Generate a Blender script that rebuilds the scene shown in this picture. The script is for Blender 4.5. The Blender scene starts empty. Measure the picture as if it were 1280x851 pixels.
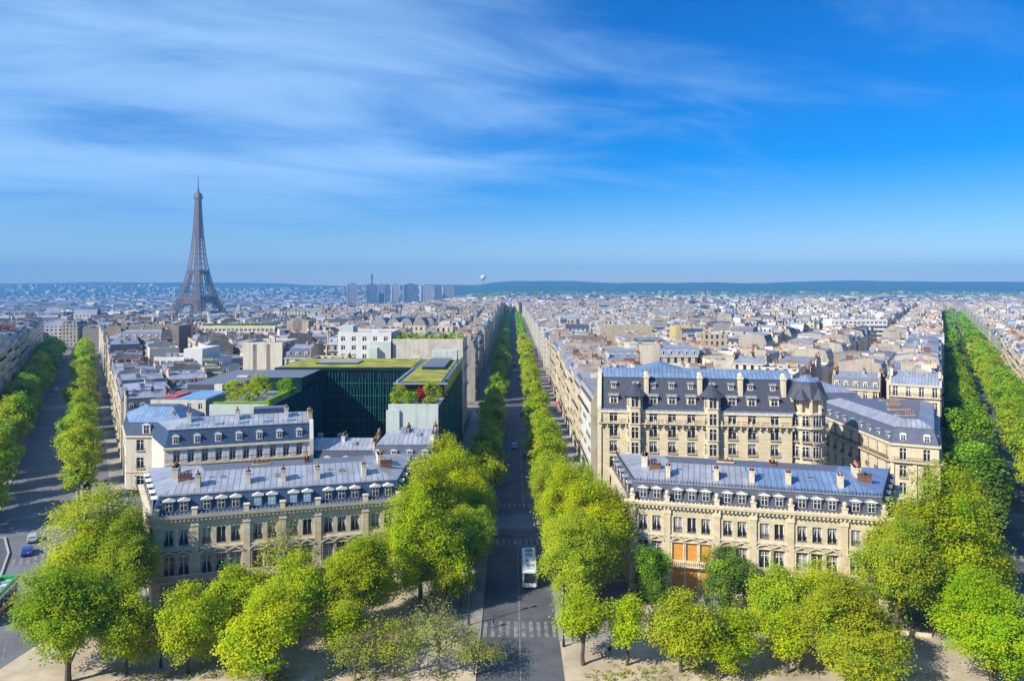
import bpy, math, random
import numpy as np
from mathutils import Vector, Matrix

# ------------------------------------------------------------------ camera, sky, sun, exposure
scene = bpy.context.scene
COL = scene.collection
cam_d = bpy.data.cameras.new('camera'); cam = bpy.data.objects.new('camera', cam_d); COL.objects.link(cam)
cam.location = (0, 0, 50); cam.rotation_euler = (math.radians(90), 0, 0)
cam_d.sensor_width = 36; cam_d.lens = 25.875; cam_d.shift_y = -0.0512
cam_d.clip_start = 1; cam_d.clip_end = 40000
scene.camera = cam

SUN_EL = math.radians(36)
sh = Vector((-0.825, -0.565, 0)).normalized()
SUN = Vector((sh.x*math.cos(SUN_EL), sh.y*math.cos(SUN_EL), math.sin(SUN_EL)))
sl = bpy.data.lights.new('sun', 'SUN'); sl.energy = 5.0; sl.angle = math.radians(0.5); sl.color = (1.0, 0.92, 0.80)
so = bpy.data.objects.new('sun', sl); COL.objects.link(so); so.location = (-300, -150, 400)
so.rotation_euler = (-SUN).to_track_quat('-Z', 'Y').to_euler()

scene.view_settings.view_transform = 'Standard'
scene.view_settings.look = 'None'
scene.view_settings.exposure = 0.66
scene.view_settings.gamma = 1.0
scene.view_settings.use_curve_mapping = False
scene.render.engine = 'CYCLES'
scene.cycles.max_bounces = 5; scene.cycles.diffuse_bounces = 3; scene.cycles.glossy_bounces = 2
scene.cycles.transmission_bounces = 2; scene.cycles.volume_bounces = 0
scene.cycles.caustics_reflective = False; scene.cycles.caustics_refractive = False
scene.cycles.use_denoising = True

world = bpy.data.worlds.new('World'); scene.world = world; world.use_nodes = True
def make_world():
    nt = world.node_tree; N = nt.nodes; Lk = nt.links; N.clear()
    def n(t, **k):
        x = N.new(t)
        for a, b in k.items(): setattr(x, a, b)
        return x
    def m(op, a, b=None, clamp=False):
        x = n('ShaderNodeMath', operation=op, use_clamp=clamp)
        for i, v in enumerate((a, b)):
            if v is None: continue
            if isinstance(v, (int, float)): x.inputs[i].default_value = v
            else: Lk.new(v, x.inputs[i])
        return x.outputs[0]
    sky = n('ShaderNodeTexSky', sky_type='NISHITA', sun_disc=False, sun_elevation=SUN_EL,
            sun_rotation=math.atan2(sh.x, sh.y), altitude=100, air_density=1.0, dust_density=0.15, ozone_density=4.5)
    hs = n('ShaderNodeHueSaturation'); hs.inputs['Saturation'].default_value = 1.62; hs.inputs['Value'].default_value = 0.80
    hs.inputs['Hue'].default_value = 0.507
    Lk.new(sky.outputs[0], hs.inputs['Color'])
    tc = n('ShaderNodeTexCoord'); sp = n('ShaderNodeSeparateXYZ'); Lk.new(tc.outputs['Generated'], sp.inputs[0])
    z = m('ADD', m('MAXIMUM', sp.outputs[2], 0.0), 0.10)
    u = m('DIVIDE', sp.outputs[0], z); v = m('DIVIDE', sp.outputs[1], z)
    # clouds lie in streaks: rotate and stretch the sheet they float on
    a = math.radians(24)
    ur = m('ADD', m('MULTIPLY', u, math.cos(a)), m('MULTIPLY', v, math.sin(a)))
    vr = m('SUBTRACT', m('MULTIPLY', v, math.cos(a)), m('MULTIPLY', u, math.sin(a)))
    cb = n('ShaderNodeCombineXYZ'); Lk.new(m('MULTIPLY', ur, 0.55), cb.inputs[0]); Lk.new(m('MULTIPLY', vr, 1.2), cb.inputs[1])
    n1 = n('ShaderNodeTexNoise'); n1.inputs['Scale'].default_value = 1.35; n1.inputs['Detail'].default_value = 9
    n1.inputs['Roughness'].default_value = 0.58; n1.inputs['Distortion'].default_value = 0.55
    Lk.new(cb.outputs[0], n1.inputs['Vector'])
    cb2 = n('ShaderNodeCombineXYZ'); Lk.new(m('ADD', m('MULTIPLY', ur, 0.16), 3.1), cb2.inputs[0]); Lk.new(m('MULTIPLY', vr, 0.42), cb2.inputs[1])
    n2 = n('ShaderNodeTexNoise'); n2.inputs['Scale'].default_value = 1.6; n2.inputs['Detail'].default_value = 3
    Lk.new(cb2.outputs[0], n2.inputs['Vector'])
    # thicker towards the east (left), clear in the west
    west = n('ShaderNodeMapRange', interpolation_type='SMOOTHSTEP')
    Lk.new(m('ADD', sp.outputs[0], m('MULTIPLY', sp.outputs[2], -0.25)), west.inputs[0])
    for i, val in enumerate((-0.34, 0.28, 1.0, 0.0)): west.inputs[i+1].default_value = val
    low = n('ShaderNodeMapRange', interpolation_type='SMOOTHSTEP'); Lk.new(sp.outputs[2], low.inputs[0])
    for i, val in enumerate((0.02, 0.16, 0.0, 1.0)): low.inputs[i+1].default_value = val
    d = m('ADD', m('MULTIPLY', n1.outputs['Fac'], 0.62), m('MULTIPLY', n2.outputs['Fac'], 0.5))
    d = m('ADD', d, m('MULTIPLY', west.outputs[0], 0.30))
    mr = n('ShaderNodeMapRange', interpolation_type='SMOOTHSTEP'); Lk.new(d, mr.inputs[0])
    for i, val in enumerate((0.58, 1.0, 0.0, 0.85)): mr.inputs[i+1].default_value = val
    fac = m('MULTIPLY', mr.outputs[0], low.outputs[0], True)
    mx = n('ShaderNodeMix', data_type='RGBA'); Lk.new(fac, mx.inputs[0])
    tn = n('ShaderNodeMix', data_type='RGBA', blend_type='MULTIPLY'); tn.inputs[0].default_value = 1.0; tn.inputs[7].default_value = (.9, .88, 1.03, 1)
    Lk.new(hs.outputs[0], tn.inputs[6]); Lk.new(tn.outputs[2], mx.inputs[6])
    mx.inputs[7].default_value = (2.5, 4.1, 6.3, 1)
    bg = n('ShaderNodeBackground'); bg.inputs['Strength'].default_value = 0.112; Lk.new(mx.outputs[2], bg.inputs['Color'])
    out = n('ShaderNodeOutputWorld'); Lk.new(bg.outputs[0], out.inputs['Surface'])
make_world()

# ------------------------------------------------------------------ helpers
R = random.Random(7)
class MB:
    """collects faces and links them as one mesh object"""
    def __init__(s): s.v = []; s.f = []; s.m = []; s.M = None
    def pt(s, p):
        if s.M is not None: p = s.M @ Vector(p)
        s.v.append((p[0], p[1], p[2])); return len(s.v)-1
    def poly(s, pts, mi=0):
        s.f.append([s.pt(p) for p in pts]); s.m.append(mi)
    def box(s, x0, x1, y0, y1, z0, z1, mi=0, top=None):
        i = [s.pt((x, y, z)) for z in (z0, z1) for x, y in ((x0, y0), (x1, y0), (x1, y1), (x0, y1))]
        for k, q in enumerate(((3,2,1,0),(4,5,6,7),(0,1,5,4),(1,2,6,5),(2,3,7,6),(3,0,4,7))):
            s.f.append([i[j] for j in q]); s.m.append(top if (k == 1 and top is not None) else mi)
    def prism(s, P, z0, z1, mi=0, top=None, cap=True):
        s.frustum(P, z0, P, z1, mi, top, cap)
    def frustum(s, P, z0, Q, z1, mi=0, top=None, cap=True):
        n = len(P); a = [s.pt((p[0], p[1], z0)) for p in P]; b = [s.pt((p[0], p[1], z1)) for p in Q]
        for k in range(n):
            s.f.append([a[k], a[(k+1)%n], b[(k+1)%n], b[k]]); s.m.append(mi)
        if cap: s.f.append(b); s.m.append(mi if top is None else top)
    def profile(s, prof, x0, x1, mi=0, ends=True):
        """a (y,z) outline carried along x"""
        n = len(prof); a = [s.pt((x0, y, z)) for y, z in prof]; b = [s.pt((x1, y, z)) for y, z in prof]
        for k in range(n):
            s.f.append([a[k], b[k], b[(k+1)%n], a[(k+1)%n]]); s.m.append(mi)
        if ends: s.f.append(a); s.m.append(mi); s.f.append(b[::-1]); s.m.append(mi)
    def cyl(s, x, y, z0, z1, r0, r1=None, n=8, mi=0, cap=True):
        r1 = r0 if r1 is None else r1
        P = [(x+r0*math.cos(6.28319*k/n), y+r0*math.sin(6.28319*k/n)) for k in range(n)]
        Q = [(x+r1*math.cos(6.28319*k/n), y+r1*math.sin(6.28319*k/n)) for k in range(n)]
        s.frustum(P, z0, Q, z1, mi, None, cap)
    def bar(s, a, b, w, mi=0, h=None):
        a = Vector(a); b = Vector(b); d = (b-a).normalized(); up = Vector((0,0,1)) if abs(d.z) < .95 else Vector((1,0,0))
        u = d.cross(up).normalized()*w*.5; t = d.cross(u).normalized()*(h or w)*.5
        i = [s.pt(p+q) for p in (a, b) for q in (-u-t, u-t, u+t, -u+t)]
        for q in ((0,1,5,4),(1,2,6,5),(2,3,7,6),(3,0,4,7),(3,2,1,0),(4,5,6,7)):
            s.f.append([i[j] for j in q]); s.m.append(mi)
    def tube(s, pts, rad, n=6, mi=0):
        rings = []
        for k, p in enumerate(pts):
            p = Vector(p); q = Vector(pts[min(k+1, len(pts)-1)]); o = Vector(pts[max(k-1, 0)])
            d = (q-o).normalized(); up = Vector((0,0,1)) if abs(d.z) < .9 else Vector((1,0,0))
            u = d.cross(up).normalized(); t = d.cross(u).normalized()
            rings.append([s.pt(p+(u*math.cos(6.28319*j/n)+t*math.sin(6.28319*j/n))*rad[k]) for j in range(n)])
        for a, b in zip(rings, rings[1:]):
            for j in range(n):
                s.f.append([a[j], a[(j+1)%n], b[(j+1)%n], b[j]]); s.m.append(mi)
        s.f.append(rings[-1]); s.m.append(mi)
    def sphere(s, c, r, n=12, k=8, mi=0, sz=1.0):
        rows = []
        for i in range(k+1):
            t = math.pi*i/k
            rows.append([s.pt((c[0]+r*math.sin(t)*math.cos(6.28319*j/n), c[1]+r*math.sin(t)*math.sin(6.28319*j/n), c[2]+r*sz*math.cos(t))) for j in range(n)])
        for a, b in zip(rows, rows[1:]):
            for j in range(n):
                s.f.append([a[j], b[j], b[(j+1)%n], a[(j+1)%n]]); s.m.append(mi)
    def mesh(s, name, mats, smooth=False):
        me = bpy.data.meshes.new(name); me.from_pydata(s.v, [], s.f)
        for m in mats: me.materials.append(m)
        me.polygons.foreach_set('material_index', s.m)
        if smooth: me.polygons.foreach_set('use_smooth', [True]*len(s.f))
        me.update(); return me
    def build(s, name, mats, parent=None, smooth=False, loc=None):
        if not isinstance(mats, (list, tuple)): mats = [mats]
        return put(name, s.mesh(name, mats, smooth), parent, loc)
def put(name, me, parent=None, loc=None, rz=0.0):
    o = bpy.data.objects.new(name, me); COL.objects.link(o)
    if parent is not None: o.parent = parent
    if loc is not None: o.location = loc
    if rz: o.rotation_euler = (0, 0, rz)
    return o
def tag(o, label=None, cat=None, group=None, kind=None):
    if label: o['label'] = label
    if cat: o['category'] = cat
    if group: o['group'] = group
    if kind: o['kind'] = kind
    return o
def thing(name, loc, rz=0.0, label=None, cat=None, group=None):
    o = bpy.data.objects.new(name, None); COL.objects.link(o); o.empty_display_size = 1
    o.location = loc; o.rotation_euler = (0, 0, rz)
    return tag(o, label, cat, group)
def dup(o, parent=None):
    c = o.copy(); COL.objects.link(c); c.parent = parent
    for ch in o.children: dup(ch, c)
    return c
def inset(P, d):
    """move every side of a convex counter-clockwise outline inwards; d is one number or one per side"""
    n = len(P); D = d if isinstance(d, (list, tuple)) else [d]*n; L = []
    for k in range(n):
        a = Vector(P[k]).to_2d(); b = Vector(P[(k+1)%n]).to_2d(); t = (b-a).normalized(); nn = Vector((-t.y, t.x))
        L.append((a+nn*D[k], t))
    out = []
    for k in range(n):
        p, t = L[k-1]; q, u = L[k]; cr = t.x*u.y-t.y*u.x
        s_ = ((q.x-p.x)*u.y-(q.y-p.y)*u.x)/cr if abs(cr) > 1e-6 else 0
        out.append((p.x+t.x*s_, p.y+t.y*s_))
    return out
def facade(mb, L, z0, z1, ops, depth=.3, mi=0, x0=0.0):
    """a wall in the plane y=0 (looking out along -y) with real openings (xa,xb,za,zb) and their reveals"""
    xs = sorted({x0, x0+L, *[o[0] for o in ops], *[o[1] for o in ops]}); zs = sorted({z0, z1, *[o[2] for o in ops], *[o[3] for o in ops]})
    for za, zb in zip(zs, zs[1:]):
        run = None
        for xa, xb in list(zip(xs, xs[1:]))+[(None, None)]:
            hole = xa is None or any(o[0]-1e-4 <= xa and xb <= o[1]+1e-4 and o[2]-1e-4 <= za and zb <= o[3]+1e-4 for o in ops)
            if hole:
                if run: mb.poly([(run[0],0,za),(run[1],0,za),(run[1],0,zb),(run[0],0,zb)], mi)
                run = None
            else: run = (run[0], xb) if run else (xa, xb)
    for a, b, c, d in ops:
        mb.poly([(a,0,c),(a,depth,c),(a,depth,d),(a,0,d)], mi); mb.poly([(b,0,c),(b,0,d),(b,depth,d),(b,depth,c)], mi)
        mb.poly([(a,0,d),(a,depth,d),(b,depth,d),(b,0,d)], mi); mb.poly([(a,0,c),(b,0,c),(b,depth,c),(a,depth,c)], mi)
def frame_at(a, b):
    """matrix whose x runs from a to b on the plan, y into the block"""
    a = Vector((a[0], a[1], 0)); b = Vector((b[0], b[1], 0)); t = (b-a).normalized()
    return Matrix(((t.x, -t.y, 0, a.x), (t.y, t.x, 0, a.y), (0, 0, 1, 0), (0, 0, 0, 1))), (b-a).length

# ------------------------------------------------------------------ materials
def mat(name, col, rough=.75, var=.15, scale=.5, metal=0.0, spec=.3, rand=0.0, hue=0.0, sat=.3, bump=0.0, seam=0.0, seamdark=.6, win=None,
        transl=0.0, coord='Object', streak=0.0, block=None, tile=None):
    M = bpy.data.materials.new(name); M.use_nodes = True; nt = M.node_tree; N = nt.nodes; Lk = nt.links
    b = N['Principled BSDF']; b.inputs['Roughness'].default_value = rough; b.inputs['Metallic'].default_value = metal
    b.inputs['Specular IOR Level'].default_value = spec
    def n(t, **k):
        x = N.new(t)
        for a, c in k.items(): setattr(x, a, c)
        return x
    def m(op, a, c=None, clamp=False, e=None):
        x = n('ShaderNodeMath', operation=op, use_clamp=clamp)
        for i, v in enumerate((a, c, e)):
            if v is None: continue
            if isinstance(v, (int, float)): x.inputs[i].default_value = v
            else: Lk.new(v, x.inputs[i])
        return x.outputs[0]
    def mixc(f, a, c, mode='MIX'):
        x = n('ShaderNodeMix', data_type='RGBA', blend_type=mode)
        for sck, v in ((x.inputs[0], f), (x.inputs[6], a), (x.inputs[7], c)):
            if isinstance(v, (int, float)): sck.default_value = v
            elif isinstance(v, tuple): sck.default_value = (*v[:3], 1)
            else: Lk.new(v, sck)
        return x.outputs[2]
    tc = n('ShaderNodeTexCoord'); P = tc.outputs[coord]
    no = n('ShaderNodeTexNoise'); no.inputs['Scale'].default_value = scale; no.inputs['Detail'].default_value = 6; no.inputs['Roughness'].default_value = .65
    Lk.new(P, no.inputs['Vector'])
    rmp = n('ShaderNodeMapRange'); Lk.new(no.outputs['Fac'], rmp.inputs[0])
    for i, v in enumerate((.28, .72, 1-var, 1+var)): rmp.inputs[i+1].default_value = v
    f = rmp.outputs[0]
    col_s = mixc(1.0, col, f, 'MULTIPLY')
    if rand or hue:
        oi = n('ShaderNodeObjectInfo'); hsv = n('ShaderNodeHueSaturation'); rn = oi.outputs['Random']
        Lk.new(m('ADD', m('MULTIPLY', rn, 2*rand), 1-rand), hsv.inputs['Value'])
        r2 = m('FRACT', m('MULTIPLY', rn, 17.37))
        Lk.new(m('ADD', m('MULTIPLY', r2, 2*hue), .5-hue), hsv.inputs['Hue'])
        r3 = m('FRACT', m('MULTIPLY', rn, 41.7)); Lk.new(m('ADD', m('MULTIPLY', r3, 2*sat), 1.05-sat), hsv.inputs['Saturation'])
        Lk.new(col_s, hsv.inputs['Color']); col_s = hsv.outputs[0]
    uv = None
    if seam or win or block:
        cr = n('ShaderNodeVectorMath', operation='CROSS_PRODUCT'); Lk.new(tc.outputs['Normal'], cr.inputs[0]); cr.inputs[1].default_value = (0, 0, 1)
        nz = n('ShaderNodeVectorMath', operation='NORMALIZE'); Lk.new(cr.outputs[0], nz.inputs[0])
        dt = n('ShaderNodeVectorMath', operation='DOT_PRODUCT'); Lk.new(nz.outputs[0], dt.inputs[0]); Lk.new(tc.outputs['Object'], dt.inputs[1])
        sp = n('ShaderNodeSeparateXYZ'); Lk.new(tc.outputs['Object'], sp.inputs[0])
        uv = (dt.outputs['Value'], sp.outputs[2])
    if seam:
        t = m('FRACT', m('DIVIDE', uv[0], seam)); t = m('ABSOLUTE', m('SUBTRACT', t, .5))
        ln = m('GREATER_THAN', t, .5-.06/seam)
        # whole sheets differ a little in tone
        wn = n('ShaderNodeTexWhiteNoise', noise_dimensions='2D'); cbx = n('ShaderNodeCombineXYZ')
        Lk.new(m('FLOOR', m('DIVIDE', uv[0], seam)), cbx.inputs[0]); Lk.new(m('FLOOR', m('DIVIDE', uv[1], 1.1)), cbx.inputs[1]); Lk.new(cbx.outputs[0], wn.inputs['Vector'])
        col_s = mixc(1.0, col_s, m('ADD', m('MULTIPLY', wn.outputs['Value'], .22), .89), 'MULTIPLY')
        col_s = mixc(m('MULTIPLY', ln, seamdark), col_s, (col[0]*.35, col[1]*.35, col[2]*.38))
    if block:   # courses of cut stone
        br = n('ShaderNodeTexBrick'); cbx = n('ShaderNodeCombineXYZ'); Lk.new(uv[0], cbx.inputs[0]); Lk.new(uv[1], cbx.inputs[1]); Lk.new(cbx.outputs[0], br.inputs['Vector'])
        br.inputs['Scale'].default_value = 1.0; br.inputs['Brick Width'].default_value = block[0]; br.inputs['Row Height'].default_value = block[1]
        br.inputs['Mortar Size'].default_value = block[2]; br.inputs['Color1'].default_value = (1, 1, 1, 1); br.inputs['Color2'].default_value = (.84, .84, .85, 1); br.inputs['Mortar'].default_value = (.62, .6, .58, 1)
        col_s = mixc(1.0, col_s, br.outputs['Color'], 'MULTIPLY')
    if tile:    # paving slabs
        br = n('ShaderNodeTexBrick'); Lk.new(tc.outputs['Object'], br.inputs['Vector']); br.inputs['Scale'].default_value = 1.0; br.inputs['Brick Width'].default_value = tile; br.inputs['Row Height'].default_value = tile*.6
        br.inputs['Mortar Size'].default_value = .035; br.inputs['Color1'].default_value = (1, 1, 1, 1); br.inputs['Color2'].default_value = (.86, .87, .88, 1); br.inputs['Mortar'].default_value = (.6, .6, .6, 1); col_s = mixc(1.0, col_s, br.outputs['Color'], 'MULTIPLY')
    if streak:  # rain streaks running down
        mp = n('ShaderNodeMapping'); Lk.new(tc.outputs['Object'], mp.inputs['Vector']); mp.inputs['Scale'].default_value = (1.1, 1.1, .09)
        n2 = n('ShaderNodeTexNoise'); n2.inputs['Scale'].default_value = 1.0; n2.inputs['Detail'].default_value = 4; Lk.new(mp.outputs[0], n2.inputs['Vector'])
        sm = n('ShaderNodeMapRange', interpolation_type='SMOOTHSTEP'); Lk.new(n2.outputs['Fac'], sm.inputs[0])
        for i, v in enumerate((.5, .72, 1.0, 1-streak)): sm.inputs[i+1].default_value = v
        col_s = mixc(1.0, col_s, sm.outputs[0], 'MULTIPLY')
    if win:     # windows far too small to model, (bay, floor height, width share, height share)
        a = m('ABSOLUTE', m('SUBTRACT', m('FRACT', m('DIVIDE', uv[0], win[0])), .5)); c = m('ABSOLUTE', m('SUBTRACT', m('FRACT', m('DIVIDE', uv[1], win[1])), .5))
        sn = n('ShaderNodeSeparateXYZ'); Lk.new(tc.outputs['Normal'], sn.inputs[0])
        w = m('MULTIPLY', m('MULTIPLY', m('LESS_THAN', a, win[2]*.5), m('LESS_THAN', c, win[3]*.5)), m('LESS_THAN', m('ABSOLUTE', sn.outputs[2]), .3))
        wn = n('ShaderNodeTexWhiteNoise', noise_dimensions='2D'); cbx = n('ShaderNodeCombineXYZ')
        Lk.new(m('FLOOR', m('DIVIDE', uv[0], win[0])), cbx.inputs[0]); Lk.new(m('FLOOR', m('DIVIDE', uv[1], win[1])), cbx.inputs[1]); Lk.new(cbx.outputs[0], wn.inputs['Vector'])
        g = m('ADD', m('MULTIPLY', m('POWER', wn.outputs['Value'], 4.0), .3), .025)
        gc = mixc(1.0, (.9, .97, 1.1), g, 'MULTIPLY')
        col_s = mixc(w, col_s, gc)
        Lk.new(m('ADD', m('MULTIPLY', w, .12-rough), rough), b.inputs['Roughness'])
    Lk.new(col_s, b.inputs['Base Color'])
    if bump:
        bm = n('ShaderNodeBump'); bm.inputs['Strength'].default_value = bump; bm.inputs['Distance'].default_value = .1
        n3 = n('ShaderNodeTexNoise'); n3.inputs['Scale'].default_value = scale*6; n3.inputs['Detail'].default_value = 4; Lk.new(P, n3.inputs['Vector'])
        Lk.new(n3.outputs['Fac'], bm.inputs['Height']); Lk.new(bm.outputs[0], b.inputs['Normal'])
    if transl:
        tr = n('ShaderNodeBsdfTranslucent'); ms = n('ShaderNodeMixShader'); ms.inputs[0].default_value = transl
        warm = mixc(1.0, col_s, (1.15, 1.1, .5), 'MULTIPLY'); Lk.new(warm, tr.inputs['Color'])
        Lk.new(b.outputs[0], ms.inputs[1]); Lk.new(tr.outputs[0], ms.inputs[2]); Lk.new(ms.outputs[0], N['Material Output'].inputs['Surface'])
    return M
STONE = mat('cut_stone', (.61,.52,.345), .85, .14, .35, streak=.2, block=(1.1,.42,.012), bump=.1)
STONE_TRIM = mat('carved_stone', (.63,.545,.38), .85, .18, 1.2, streak=.2, bump=.15)
STONE_LIFTED = mat('lightened_stone', (.63,.54,.37), .85, .14, .4, streak=.18, block=(1.1,.42,.012), bump=.1)  # copy of the cut stone, lightened to lift the dimly lit left mansion
STONE_LIFTED_TRIM = mat('lightened_carved_stone', (.65,.565,.41), .85, .18, 1.2, streak=.18, bump=.15)
STONE_WARM = mat('warm_stone', (.66,.56,.37), .85, .1, .3, streak=.1, block=(1.2,.45,.012))
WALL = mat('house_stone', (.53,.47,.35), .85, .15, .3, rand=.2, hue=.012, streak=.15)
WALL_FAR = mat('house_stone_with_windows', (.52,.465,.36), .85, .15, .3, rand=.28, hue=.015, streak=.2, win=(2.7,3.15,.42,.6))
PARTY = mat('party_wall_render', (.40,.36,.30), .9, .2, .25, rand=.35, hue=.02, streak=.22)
PLASTER = mat('white_plaster', (.62,.62,.60), .8, .08, .4, streak=.18)
PLASTER_CREAM = mat('cream_plaster', (.60,.555,.45), .85, .1, .4, streak=.25)
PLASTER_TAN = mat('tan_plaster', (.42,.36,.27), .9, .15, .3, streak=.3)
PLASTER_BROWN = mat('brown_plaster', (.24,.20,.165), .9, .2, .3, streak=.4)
ZINC = mat('zinc_roof', (.31,.34,.40), .45, .16, .5, metal=.35, spec=.4, rand=.22, hue=.01, seam=.75, seamdark=.7)
ZINC_HERO = mat('zinc_roof_sheets', (.35,.37,.42), .45, .25, .4, metal=.3, spec=.4, seam=.95, seamdark=.85)
ZINC_BLUE = mat('bluish_zinc_roof', (.21,.31,.47), .42, .18, .4, metal=.3, spec=.45, seam=.9, seamdark=.8)
ZINC_FLAT = mat('flat_roof_felt', (.21,.215,.23), .8, .25, .35, rand=.3)
LEAD = mat('lead_flashing', (.30,.32,.37), .5, .15, .8, metal=.3)
SLATE = mat('slate', (.058,.066,.09), .5, .25, 1.5, spec=.4, block=(.5,.3,.01))
SLATE_SHADE = mat('shade_blue_slate', (.045,.08,.15), .45, .25, 1.5, spec=.4, block=(.5,.3,.01))  # slate with the blue of shade put into its colour
SLATE_GEN = mat('house_slate', (.075,.085,.115), .5, .2, .8, spec=.4, rand=.4)
TILE = mat('clay_tile', (.26,.12,.075), .85, .25, .8, rand=.3)
POT = mat('chimney_pot_clay', (.33,.13,.07), .85, .25, 2.0, rand=.35)
BRICK = mat('brown_brick', (.20,.11,.08), .9, .2, 1.0, block=(.5,.16,.02))
GLASS = mat('window_glass', (.022,.026,.034), .08, .4, .7, spec=.6)
GLASS_CURTAIN = mat('curtained_glass', (.30,.29,.27), .3, .35, 1.6, spec=.5)
PALE_BLUE = mat('pale_blue_sheet', (.16,.38,.50), .6, .15, 1.0)
FRAME = mat('white_frame', (.66,.65,.62), .6, .06, 1.0)
SHUTTER = mat('white_shutter', (.60,.61,.64), .6, .06, 1.0)
IRON = mat('wrought_iron', (.02,.022,.026), .6, .1, 1.0)
PLY = mat('orange_plywood', (.55,.27,.05), .7, .12, .8, bump=.05)
ASPHALT = mat('asphalt', (.088,.092,.104), .9, .42, .16, bump=.1)
ASPHALT_PALE = mat('lifted_asphalt', (.145,.15,.17), .9, .3, .12)  # paler asphalt; its colour lifts the shadowed left avenue
PAVE = mat('stone_pavement', (.29,.27,.25), .9, .25, .25, tile=1.6)
SAND = mat('sandy_ground', (.44,.37,.27), .95, .4, .14, bump=.1)
KERB = mat('granite_kerb', (.36,.35,.33), .85, .15, 1.0)
PAINT = mat('road_paint', (.175,.175,.18), .85, .7, .9)
SEDUM = mat('sedum_roof', (.25,.25,.035), .95, .6, .22, bump=.3)
DARK_GLASS = mat('dark_green_glass', (.006,.024,.026), .18, .6, .25, spec=.5)
TEAL_GLASS = mat('teal_glass_fin', (.02,.14,.12), .25, .5, .4, spec=.6)
PALE_GREEN = mat('pale_green_render', (.47,.53,.49), .85, .08, .4, streak=.2)
BLUE_TARP = mat('blue_roof_sheet', (.14,.30,.50), .5, .15, .5)
RED_TARP = mat('red_roof_sheet', (.45,.07,.08), .6, .12, .6)
BARK = mat('bark', (.10,.08,.055), .95, .35, 1.5, bump=.4)
TWIG = mat('pale_twig', (.22,.17,.10), .95, .3, 1.5)
LEAF = mat('spring_leaf', (.42,.495,.014), .6, .25, .4, rand=.1, hue=.012, sat=.06, transl=.42, spec=.2)
LEAF_MID = mat('green_leaf', (.26,.44,.014), .6, .22, .4, rand=.12, hue=.012, sat=.08, transl=.4, spec=.2)
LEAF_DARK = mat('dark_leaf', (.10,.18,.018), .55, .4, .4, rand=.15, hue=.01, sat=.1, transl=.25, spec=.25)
LEAF_PALE = mat('young_leaf', (.32,.37,.05), .6, .3, .4, rand=.1, hue=.01, sat=.1, transl=.4, spec=.2)
LEAF_RED = mat('red_leaf', (.42,.03,.03), .6, .3, .6, transl=.3, spec=.2)
TOWER_IRON = mat('bronze_painted_iron', (.17,.13,.12), .7, .15, .05)
EARTH = mat('city_ground', (.15,.145,.135), .95, .35, .02)
WOOD_HILL = mat('wooded_hill', (.025,.06,.028), 1.0, .7, .006, spec=.05)
# ------------------------------------------------------------------ terrain, roads
def sst(t): t = max(0.0, min(1.0, t)); return t*t*(3-2*t)
def zt(x, y):
    """the city falls towards the river on the left, the far hills stand behind it"""
    a = -27*sst((y-640)/800)*sst((-60-x*1.0)/320)
    b = -22*sst((y-1500)/1500)*sst((400-x)/1500)
    return min(a, b) if y > 640 else a
def hill(x, y):
    n = 1.7*(math.sin(x/610+1.3)+.6*math.sin(x/260+.4)+.35*math.sin(x/113+2)+.2*math.sin(x/47))
    crest = 80+6*n+16*sst((-x-1500)/2500)
    return zt(x, y)-3+(crest+35)*sst((y-4300)/3600)
def grid(name, xs, ys, fz, m):
    mb = MB(); w = len(xs)
    mb.v = [(x, y, fz(x, y)) for y in ys for x in xs]
    mb.f = [(j*w+i, j*w+i+1, (j+1)*w+i+1, (j+1)*w+i) for j in range(len(ys)-1) for i in range(w-1)]; mb.m = [0]*len(mb.f)
    return tag(mb.build(name, m, smooth=True), kind='structure')
grid('ground', [-9000, -7000, -5000, -3600, -2600, -2000]+list(range(-1600, 1601, 80))+[2000, 2600, 3600, 5000, 7000, 9000],
     [-400, 0]+list(range(320, 2000, 80))+[2200, 2600, 3000, 4000, 5000, 6500, 9400], zt, EARTH)
grid('hills', list(range(-8600, 8601, 100)), list(range(3900, 9301, 150)), hill, WOOD_HILL)

# avenue frames: facade line origin, direction along the avenue, normal into the block
D_L = Vector((-.5, .8660, 0)); N_L = Vector((.8660, .5, 0)); O_L = Vector((9.7, 0, 0))          # left avenue, its right-hand side
D_R = Vector((.5042, .8636, 0)); N_R = Vector((-.8636, .5042, 0)); O_R = Vector((0, 0, 0))       # right avenue, its left-hand side
AX_L = O_L-N_L*18; AX_R = O_R-N_R*14; AX_C = Vector((1.1, 0, 0)); D_C = Vector((0, 1, 0))
def strip(name, org, d, s0, s1, h0, h1, z, m, kind='structure', step=40):
    """a ribbon lying on the ground beside the line org+s*d, from h0 to h1 to its right"""
    rt = Vector((d.y, -d.x, 0)); mb = MB(); k = max(1, int((s1-s0)/step))
    for i in range(k):
        a = s0+(s1-s0)*i/k; b = s0+(s1-s0)*(i+1)/k
        mb.poly([(*(org+d*s+rt*h).xy, zt(*(org+d*s+rt*h).xy)+z) for s, h in ((a, h0), (a, h1), (b, h1), (b, h0))])
    o = mb.build(name, m)
    return tag(o, kind=kind) if kind else o
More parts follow.
